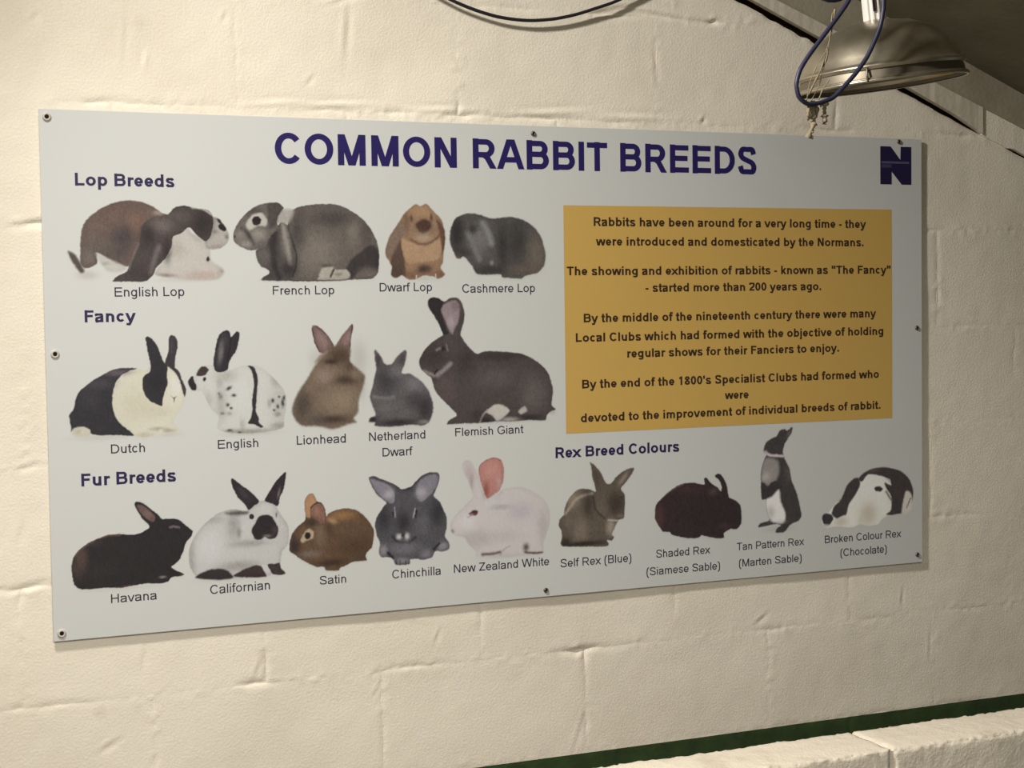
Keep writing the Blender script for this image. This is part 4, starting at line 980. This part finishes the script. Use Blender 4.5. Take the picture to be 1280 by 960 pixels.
# lettering: (text, bold, left, right, baseline, cap height) in board millimetres
TEXTS=[
('COMMON RABBIT BREEDS',1,446.5,1548.2,907.8,61.7,'title'),
('Lop Breeds',1,62,247.8,858.4,24,'heading'),
('Fancy',1,72.9,168.4,601.6,22.9,'heading'),
('Fur Breeds',1,58.6,237.1,291.4,24.4,'heading'),
('Rex Breed Colours',1,1044.9,1345.1,295.7,23.3,'heading'),
('English Lop',0,129.7,261.9,649.6,17.6,'caption'),
('French Lop',0,436.3,562.1,650.2,17.3,'caption'),
('Dwarf Lop',0,657.7,770.7,654.6,17.3,'caption'),
('Cashmere Lop',0,837.4,1002,650.5,17.7,'caption'),
('Dutch',0,115.2,179.1,351.3,17.3,'caption'),
('English',0,320.2,400.5,350.5,17.2,'caption'),
('Lionhead',0,478.6,580.2,350.9,18,'caption'),
('Netherland',0,629.4,750.6,351.5,17.5,'caption'),
('Dwarf',0,657.6,722.5,318.6,17.6,'caption'),
('Flemish Giant',0,816.7,970.7,353,17.1,'caption'),
('Havana',0,107.9,194.5,64.8,17,'caption'),
('Californian',0,298.3,417.7,66,17.8,'caption'),
('Satin',0,520.1,575.3,66.6,17.2,'caption'),
('Chinchilla',0,673.5,779.7,66.6,17.6,'caption'),
('New Zealand White',0,808.9,1026.6,67.7,17.3,'caption'),
('Self Rex (Blue)',0,1053.2,1223.7,60.3,17.8,'caption'),
('Shaded Rex',0,1285,1421.5,63.7,17.5,'caption'),
('(Siamese Sable)',0,1260.6,1446.3,26.1,17.5,'caption'),
('Tan Pattern Rex',0,1490.1,1668.4,65,17.2,'caption'),
('(Marten Sable)',0,1495.4,1661.6,27.4,17.2,'caption'),
('Broken Colour Rex',0,1725,1938.8,64.5,17.7,'caption'),
('(Chocolate)',0,1767.5,1897.4,30.8,17.7,'caption'),
('Rabbits have been around for a very long time - they',1,1141.8,1842.1,790.5,19.2,'panel'),
('were introduced and domesticated by the Normans.',1,1146.4,1835,748.7,18.8,'panel'),
('The showing and exhibition of rabbits - known as "The Fancy"',1,1076.8,1910.2,685.2,18.9,'panel'),
('- started more than 200 years ago.',1,1265.2,1718.1,648.3,18.7,'panel'),
('By the middle of the nineteenth century there were many',1,1115.3,1869.3,584.2,18.9,'panel'),
('Local Clubs which had formed with the objective of holding',1,1096,1889.2,542.7,18.9,'panel'),
('regular shows for their Fanciers to enjoy.',1,1219,1765.8,506.2,18.8,'panel'),
("By the end of the 1800's Specialist Clubs had formed who",1,1109.6,1876.6,442.5,19,'panel'),
('were',1,1461.9,1523.5,407.1,18.7,'panel'),
('devoted to the improvement of individual breeds of rabbit.',1,1105.6,1880.4,370,18.8,'panel'),
]

# ---------------------------------------------------------------- the sign board
BX, BZ, BY = -1.0, 1.1, -0.0100         # lower left corner of its face
BOARD_RGB = lin(207, 208, 206)
M_BOARD = nmat('white_plastic_board', BOARD_RGB, 0.45, 0.3)
M_PRINT = nmat('printed_ink', (.5, .5, .5), 0.45, 0.3, attr='ink')
M_NAVY = nmat('navy_ink', lin(40, 32, 92), 0.45, 0.3)
M_LOGO = nmat('blue_black_ink', lin(36, 31, 66), 0.45, 0.3)
M_HEAD = nmat('dark_navy_ink', lin(44, 36, 78), 0.45, 0.3)
M_CAPT = nmat('dark_grey_ink', lin(50, 47, 60), 0.45, 0.3)
M_PTXT = nmat('brown_black_ink', lin(58, 42, 32), 0.45, 0.3)
M_YELL = nmat('ochre_ink', lin(205, 168, 92), 0.45, 0.3)
M_STEEL = nmat('dull_screw_steel', lin(120, 112, 100), 0.45, 0.4, .8)
M_DARK = nmat('dark_recess', lin(34, 28, 24), 0.9, 0.1)
M_CAPW = nmat('white_screw_collar', lin(196, 190, 178), 0.5, 0.3)

sign = empty('sign_board', (BX + 1.0, BY, BZ))
tag(sign, 'large white wall sign showing common rabbit breeds with a yellow text panel', 'sign')
def put(o, mm_u=0.0, mm_v=0.0, front=0.0):
    o.parent = sign
    o.location = (mm_u / 1000 - 1.0, -front, mm_v / 1000)
    return o
bm = bmesh.new(); add_box(bm, 0, 2.0, 0, .004, 0, 1.0)
bmesh.ops.bevel(bm, geom=list(bm.edges), offset=.0008, segments=1, affect='EDGES')
put(bm_obj('panel', bm, M_BOARD))

def flat(name, verts, faces, mat, front, parent=None):
    u0 = sum(v[0] for v in verts) / len(verts); v0 = sum(v[1] for v in verts) / len(verts)
    o = mesh_obj(name, [((q[0] - u0) / 1000, -q[2] if len(q) > 2 else 0, (q[1] - v0) / 1000) for q in verts], faces, mat)
    # faces look towards the room
    me = o.data
    if len(me.polygons) and sum(p.normal.y * p.area for p in me.polygons) > 0: me.flip_normals()
    if parent is None: put(o, u0, v0, front)
    else:
        o.parent = parent
        pl = parent.location
        o.location = (u0 / 1000 - 1.0 - pl.x, -front - pl.y, v0 / 1000 - pl.z)
    return o

yellow = flat('text_panel', [(1070.5, 347), (1914, 347), (1914, 834), (1070.5, 834)], [(0, 1, 2, 3)], M_YELL, .0003)
yellow['label'] = 'ochre yellow panel printed with brown text'
logo = flat('logo', [(1882.5, 892.5), (1882.5, 980.5), (1911.8, 980.5), (1939.0, 950), (1939.8, 980.5), (1970, 980.5), (1970, 892.5), (1942.5, 892.5), (1914.5, 922), (1914.5, 892.5)], [(0, 9, 8, 3, 2, 1), (3, 8, 7, 6, 5, 4)], M_LOGO, .0003)
logo['label'] = 'navy capital N emblem'
M_LOGOBAND = nmat('faded_logo_strip', lin(88, 84, 116), .45, .3)
flat('logo_strip', [(1886, 941), (1964, 941), (1964, 946), (1886, 946)], [(0, 1, 2, 3)], M_LOGOBAND, .0005, logo)
M_LOGOB2 = nmat('faded_logo_smear', lin(66, 61, 92), .45, .3)
flat('logo_strip', [(1886, 931), (1914, 931), (1914, 939), (1886, 939)], [(0, 1, 2, 3)], M_LOGOB2, .0005, logo)

for text, bold, x0, x1, base, cap, kind in TEXTS:
    v, f = text_mesh(text, bold, x0, x1, base, cap)
    if kind == 'title':
        # one part for each word
        cuts = word_spans(text, bold, x0, x1)
        for a, b in cuts:
            ff = [q for q in f if a <= sum(v[i][0] for i in q) / len(q) <= b]
            ids = sorted({i for q in ff for i in q}); re_ = {i: n for n, i in enumerate(ids)}
            o = flat('title_word', [v[i] for i in ids], [tuple(re_[i] for i in q) for q in ff], M_NAVY, .0003)
            o['label'] = 'large navy title lettering'
        continue
    if kind == 'panel':
        o = flat('lettering', v, f, M_PTXT, .0005, yellow)
    else:
        o = flat(kind, v, f, {'heading': M_HEAD, 'caption': M_CAPT}[kind], .0003)

# printed rabbit photographs: ink laid on a fine grid of the board's face
def seg_dist(P, poly, closed):
    a = poly; b = np.roll(poly, -1, 0)
    if not closed: a, b = poly[:-1], poly[1:]
    best = np.full(len(P), 1e9)
    for i in range(len(a)):
        ab = b[i] - a[i]; L2 = ab @ ab + 1e-9
        t = np.clip(((P - a[i]) @ ab) / L2, 0, 1)
        q = P - a[i] - t[:, None] * ab
        np.minimum(best, (q * q).sum(1), out=best)
    return np.sqrt(best)
def inside(P, poly):
    x, y = P[:, 0], P[:, 1]; c = np.zeros(len(P), bool)
    for i in range(len(poly)):
        x0, y0 = poly[i - 1]; x1, y1 = poly[i]
        if y0 == y1: continue
        m = (y0 > y) != (y1 > y)
        c ^= m & (x < (x1 - x0) * (y - y0) / (y1 - y0) + x0)
    return c
def cover(P, poly, soft):
    """0..1 coverage of a closed outline with a soft edge"""
    r = np.zeros(len(P)); sd = np.full(len(P), -99.0)
    lo, hi = poly.min(0) - 3 * soft - 1, poly.max(0) + 3 * soft + 1
    m = ((P > lo) & (P < hi)).all(1)
    if not m.any(): return r, sd
    q = P[m]
    d = seg_dist(q, poly, True) * np.where(inside(q, poly), 1, -1)
    t = np.clip(d / (2 * soft) + .5, 0, 1)
    r[m] = t * t * (3 - 2 * t); sd[m] = d
    return r, sd

GRID = 1.15
def print_rabbit(name, edge, layers, front):
    pts = np.array([p for l in layers if l[0] == 'F' for p in np.reshape(l[3], (-1, 2))])
    gs = [l[3] for l in layers if l[0] == 'G']
    lo, hi = pts.min(0) - 8, pts.max(0) + 8
    for g in gs:
        lo = np.minimum(lo, [g[0] - 2.2 * g[2], g[1] - 2.2 * g[3]]); hi = np.maximum(hi, [g[0] + 2.2 * g[2], g[1] + 2.2 * g[3]])
    lo, hi = np.maximum(lo, 4), np.minimum(hi, [1996, 996])
    us = np.arange(lo[0], hi[0], GRID); vs_ = np.arange(lo[1], hi[1], GRID)
    U, V = np.meshgrid(us, vs_)
    P = np.stack([U, V], -1).reshape(-1, 2)
    # slightly ruffled outline, as fur has
    J = P + np.stack([vnoise(P[:, 0], P[:, 1], 4.0) - .5, vnoise(P[:, 0] + 500, P[:, 1], 4.0) - .5], 1) * 1.3
    col = np.tile(np.array(BOARD_RGB), (len(P), 1)); alpha = np.zeros(len(P)); fur = np.zeros(len(P)); sdmax = np.full(len(P), -99.0)
    for l in layers:
        t, c = l[0], np.array(l[1])
        if t in 'FS':
            soft = max(l[2], .9)
            k, sd = cover(J, catmull(np.reshape(l[3], (-1, 2)), True, 5), soft)
            if t == 'F':
                alpha = 1 - (1 - alpha) * (1 - k); fur = np.maximum(fur, k); sdmax = np.maximum(sdmax, sd)
            else:
                k = k * fur
        elif t == 'L':
            path = catmull(np.reshape(l[4], (-1, 2)), False, 5)
            d = seg_dist(J, path, False)
            soft = max(l[3], .9)
            k = np.clip((l[2] / 2 - d) / (2 * soft) + .5, 0, 1); k = k * k * (3 - 2 * k) * fur
        else:
            cx, cy, rx, ry, rot = l[3]
            a = math.radians(rot); dx, dy = J[:, 0] - cx, J[:, 1] - cy
            X, Y = dx * math.cos(a) + dy * math.sin(a), -dx * math.sin(a) + dy * math.cos(a)
            q = (X / max(rx, 1)) ** 2 + (Y / max(ry, 1)) ** 2
            k = l[2] * np.exp(-.5 * (q / .62) ** 1.25)
            if t == 'B': k = k * fur
            else: alpha = np.maximum(alpha, np.clip(k, 0, 1) - .02)
        col = col * (1 - k[:, None]) + c * k[:, None]
    if edge:
        col *= (1 - edge * fur * np.exp(-np.clip(sdmax, 0, 99) / 5.0))[:, None]
    n = .55 * vnoise(P[:, 0], P[:, 1], 1.7) + .3 * vnoise(P[:, 0] * 1.6 + P[:, 1] * .4, P[:, 1] * .6, 4) + .15 * vnoise(P[:, 0], P[:, 1], 12) - .5
    amp = np.interp(col.mean(1), [0, .1, .3, .6], [.75, .65, .42, .14])
    col *= (1 + amp * fur * n)[:, None]
    keep = (alpha > .012).reshape(U.shape)
    cell = keep[:-1, :-1] | keep[1:, :-1] | keep[:-1, 1:] | keep[1:, 1:]
    idx = np.arange(U.size).reshape(U.shape)
    quads = np.stack([idx[:-1, :-1][cell], idx[:-1, 1:][cell], idx[1:, 1:][cell], idx[1:, :-1][cell]], -1)
    used = np.unique(quads)
    remap = np.zeros(U.size, int); remap[used] = np.arange(len(used))
    quads = remap[quads]
    c0 = (lo + hi) / 2
    me = bpy.data.meshes.new('rabbit_picture')
    me.vertices.add(len(used))
    co = np.zeros((len(used), 3)); co[:, 0] = (P[used, 0] - c0[0]) / 1000; co[:, 2] = (P[used, 1] - c0[1]) / 1000
    me.vertices.foreach_set('co', co.ravel())
    me.loops.add(quads.size); me.polygons.add(len(quads))
    me.loops.foreach_set('vertex_index', quads.ravel().astype(np.int32))
    me.polygons.foreach_set('loop_start', np.arange(0, quads.size, 4, dtype=np.int32))
    me.update(calc_edges=True)
    at = me.color_attributes.new('ink', 'FLOAT_COLOR', 'POINT')
    rgba = np.ones((len(used), 4)); rgba[:, :3] = np.clip(col[used], .003, .95)
    at.data.foreach_set('color', rgba.ravel())
    me.materials.append(M_PRINT)
    o = bpy.data.objects.new('rabbit_picture', me); COL.objects.link(o)
    put(o, c0[0], c0[1], front)
    o['label'] = LABELS[name]
    return o
LABELS = {'English Lop': 'printed brown and white rabbit with very long drooping ears', 'French Lop': 'printed stocky grey lop rabbit facing left',
  'Dwarf Lop': 'printed small tan lop rabbit facing forward', 'Cashmere Lop': 'printed dark grey long haired lop rabbit',
  'Dutch': 'printed black and white rabbit with white saddle', 'English': 'printed white rabbit with black ears, spine stripe and spots',
  'Lionhead': 'printed brown rabbit with fluffy mane', 'Netherland Dwarf': 'printed small grey rabbit with short ears', 'Flemish Giant': 'printed large dark grey rabbit with tall ears',
  'Havana': 'printed black crouching rabbit facing right', 'Californian': 'printed white rabbit with dark ears, nose and feet', 'Satin': 'printed small golden brown rabbit',
  'Chinchilla': 'printed grey rabbit facing forward with wide ears', 'New Zealand White': 'printed white rabbit with pink ear and red eye', 'Self Rex': 'printed grey brown rabbit sitting and facing right',
  'Shaded Rex': 'printed very dark brown crouching rabbit', 'Tan Pattern Rex': 'printed black rabbit standing upright with pale belly', 'Broken Colour Rex': 'printed brown and white patched rabbit with head down'}
for i, (name, edge, layers) in enumerate(RABBITS):
    print_rabbit(name, edge, layers, .00006 + .00004 * (i % 4))

def screw(u, v, big):
    r = .0085 if big else .0055
    root = None
    bm = bmesh.new()
    prof = [(r, 0), (r * .96, .0022), (r * .72, .0034), (r * .52, .0034), (r * .46, .0012), (0.0004, .0012)]
    n = 16
    rings = [[bm.verts.new((a * math.cos(2 * math.pi * k / n), -b, a * math.sin(2 * math.pi * k / n))) for k in range(n)] for a, b in prof]
    for a, b in zip(rings, rings[1:]):
        for k in range(n): bm.faces.new((a[k], a[(k + 1) % n], b[(k + 1) % n], b[k]))
    o = bm_obj('screw', bm, M_CAPW if big else M_STEEL, None, True)
    put(o, u, v, 0.0)
    bm = bmesh.new()
    vs2 = [bm.verts.new((r * .5 * math.cos(2 * math.pi * k / n), 0, r * .5 * math.sin(2 * math.pi * k / n))) for k in range(n)]
    top = [bm.verts.new((r * .5 * math.cos(2 * math.pi * k / n) * .8, -.0012, r * .5 * math.sin(2 * math.pi * k / n) * .8)) for k in range(n)]
    bm.faces.new(top)
    for k in range(n): bm.faces.new((vs2[k], vs2[(k + 1) % n], top[(k + 1) % n], top[k]))
    h = bm_obj('screw_head', bm, M_DARK, o)
    h.location = (0, -.0012, 0)
for u, v, big in ((14, 985, 1), (1003, 983, 0), (1935, 992, 0), (17, 543, 1), (1985, 557, 0), (15, 15, 1), (1018, 14, 0), (1985, 19, 0)):
    screw(u, v, big)

# ---------------------------------------------------------------- heat lamp
M_ALU = nmat('spun_aluminium', lin(196, 187, 168), 0.33, 0.5, 0.92, vary=[(lin(150, 140, 120), 12, .4, .75)], bump=[(30, .12, .004, 3)])
M_ALUI = nmat('darker_inner_aluminium', lin(120, 112, 98), 0.5, 0.4, 0.8)  # inside of the dome, darker and rougher than the outside
M_SOCK = nmat('ribbed_white_holder', lin(226, 220, 214), 0.35, 0.5, 0.2)
M_CABLE = nmat('blue_black_cable', lin(44, 44, 66), 0.45, 0.4)
M_BLACKC = nmat('black_cable', lin(36, 33, 40), 0.5, 0.4)
M_WEB = nmat('dusty_cobweb', lin(142, 130, 108), 0.95, 0.05)
M_BULB = nmat('dark_lamp_glass', lin(60, 52, 46), 0.2, 0.5)

LC = Vector((.530, -.5, 2.140))
lamp = empty('heat_lamp', LC)
tag(lamp, 'shiny dome heat lamp hanging below the sloping roof', 'lamp')
lamp.rotation_euler = (0, math.radians(-7), 0)
def lathe(name, prof, mat, parent, n=56, close=False):
    bm = bmesh.new()
    rings = [[bm.verts.new((r * math.cos(2 * math.pi * k / n), r * math.sin(2 * math.pi * k / n), z)) for k in range(n)] for r, z in prof]
    for a, b in zip(rings, rings[1:]):
        for k in range(n): bm.faces.new((a[k], a[(k + 1) % n], b[(k + 1) % n], b[k]))
    return bm_obj(name, bm, mat, parent, True)
outer = [(.160, 0), (.1635, .002), (.1635, .006), (.1565, .009), (.1545, .023), (.1630, .027), (.1632, .030), (.158, .033), (.155, .037), (.148, .050), (.136, .070), (.118, .090), (.094, .106), (.066, .117), (.044, .121), (.030, .124), (.018, .126)]
lathe('dome_shade', outer, M_ALU, lamp)
inner = [(.160, .0005), (.157, .020), (.150, .034), (.143, .050), (.131, .069), (.113, .087), (.090, .102), (.064, .112), (.03, .118)]
lathe('reflector', inner, M_ALUI, lamp)
lathe('rim_bead', [(.1600, -.001), (.1640, -.002), (.1660, .001), (.1650, .005), (.1620, .004)], M_ALU, lamp)
lathe('bulb', [(.001, .022), (.03, .024), (.048, .032), (.055, .046), (.048, .066), (.030, .092), (.02, .112)], M_BULB, lamp, 32)
# ribbed lamp holder with slots
bm = bmesh.new()
n = 48
rings = []
for r, z in ((.021, .118), (.022, .121), (.022, .215), (.019, .219), (.012, .222)):
    rings.append([bm.verts.new(((r * (1.0 if (k // 2) % 2 else .86)) * math.cos(2 * math.pi * k / n), (r * (1.0 if (k // 2) % 2 else .86)) * math.sin(2 * math.pi * k / n), z)) for k in range(n)])
for a, b in zip(rings, rings[1:]):
    for k in range(n): bm.faces.new((a[k], a[(k + 1) % n], b[(k + 1) % n], b[k]))
holder = bm_obj('lamp_holder', bm, M_SOCK, lamp)
for ang in (236, 116, 356):
    bm = bmesh.new(); add_box(bm, -.0026, .0026, -.004, .004, -.012, .012)
    s_ = bm_obj('slot', bm, M_DARK, holder)
    a = math.radians(ang); s_.location = (.0195 * math.cos(a), .0195 * math.sin(a), .153); s_.rotation_euler = (0, 0, a - math.pi / 2)
tube('hanging_rod', [(0, 0, .215), (.002, 0, .27), (.012, 0, .33), (.03, 0, .385)], .006, M_STEEL, lamp)
# wire guard clips on the rim
for ang in (225, 345, 105):
    a = math.radians(ang)
    tube('rim_clip', [(.164 * math.cos(a), .164 * math.sin(a), .0), (.1665 * math.cos(a), .1665 * math.sin(a), .012), (.160 * math.cos(a), .160 * math.sin(a), .028)], .0022, M_STEEL, lamp, 6, 3)

loop = [(.418, -.66, 2.555), (.420, -.66, 2.42), (.418, -.66, 2.269), (.416, -.66, 2.245), (.410, -.66, 2.22), (.396, -.66, 2.19), (.380, -.66, 2.162), (.357, -.66, 2.134), (.334, -.66, 2.111), (.308, -.66, 2.088), (.279, -.66, 2.077), (.254, -.66, 2.074),
        (.235, -.66, 2.086), (.230, -.66, 2.109), (.238, -.66, 2.134), (.257, -.66, 2.161), (.286, -.66, 2.195), (.312, -.66, 2.225), (.335, -.66, 2.253), (.352, -.655, 2.275), (.372, -.64, 2.30), (.40, -.62, 2.34), (.43, -.6, 2.42), (.45, -.58, 2.55)]
tag(tube('lamp_cable', loop, .0042, M_CABLE), 'blue black cable hanging in a loop in front of the lamp', 'cable')
coil = [(.27, -.62, 2.62), (.285, -.625, 2.40), (.295, -.63, 2.285), (.312, -.632, 2.268), (.335, -.632, 2.268), (.352, -.63, 2.285), (.372, -.62, 2.40), (.39, -.61, 2.56)]
tag(tube('spare_cable', coil, .0042, M_CABLE), 'short bight of blue cable just above the lamp loop', 'cable')
arcc = [(-.55, -.018, 2.62), (-.36, -.017, 2.45), (-.25, -.017, 2.382), (-.178, -.017, 2.3485), (-.128, -.017, 2.332), (-.081, -.017, 2.3215), (-.04, -.017, 2.3175), (.0, -.017, 2.3175), (.05, -.017, 2.3235), (.101, -.017, 2.3355), (.150, -.017, 2.352), (.202, -.017, 2.3715), (.30, -.017, 2.42), (.36, -.017, 2.4425)]
tag(tube('wall_cable', arcc, .0036, M_BLACKC), 'black cable sagging across the wall above the sign', 'cable')

# dusty cobweb strings below the lamp loop
web = empty('cobweb', (.27, -.655, 2.075))
tag(web, 'dusty clotted cobweb strands dangling from the cable loop', 'cobweb')
random.seed(3)
def strand(pts, r0):
    c = catmull(pts, False, 8)
    radii = [max(.0006, r0 * (.35 + 1.1 * random.random() ** 2)) for _ in range(26)]
    o = tube('strand', c - np.array(web.location), r0, M_WEB, web, 6, 1, radii)
wx = lambda px, py: (.253 + (px - 1008) * .00137, -.655 + .004 * math.sin(px), 2.0755 - (py - 130) * .00146)
for pts, r in (([(1012, 128), (1010, 140), (1013, 150)], .0028), ([(1020, 127), (1018, 140), (1021, 152), (1015, 163), (1013, 171)], .0036), ([(1024, 128), (1024, 142), (1019, 156), (1016, 166)], .0024),
               ([(1036, 126), (1037, 140), (1036, 152)], .0040), ([(1034, 128), (1039, 142), (1038, 154)], .0024), ([(1029, 126), (1030, 134)], .0018), ([(1013, 165), (1018, 171), (1012, 171)], .0022)):
    strand([wx(*p) for p in pts], r * 1.5)
vx = lambda px, py: (.23 + (px - 993.4) * .00137, -.635, 2.109 - (py - 105) * .00146)
for pts, r in (([(1020, 122), (1030, 105), (1044, 82), (1052, 60), (1060, 38), (1066, 8)], .0016), ([(1028, 122), (1040, 104), (1046, 84), (1056, 52), (1062, 12)], .0012), ([(1022, 118), (1026, 100), (1038, 78), (1050, 62)], .0010), ([(1046, 84), (1053, 66), (1054, 58)], .0030), ([(1040, 120), (1046, 108), (1056, 96)], .0014)):
    strand([vx(*p) for p in pts], r)
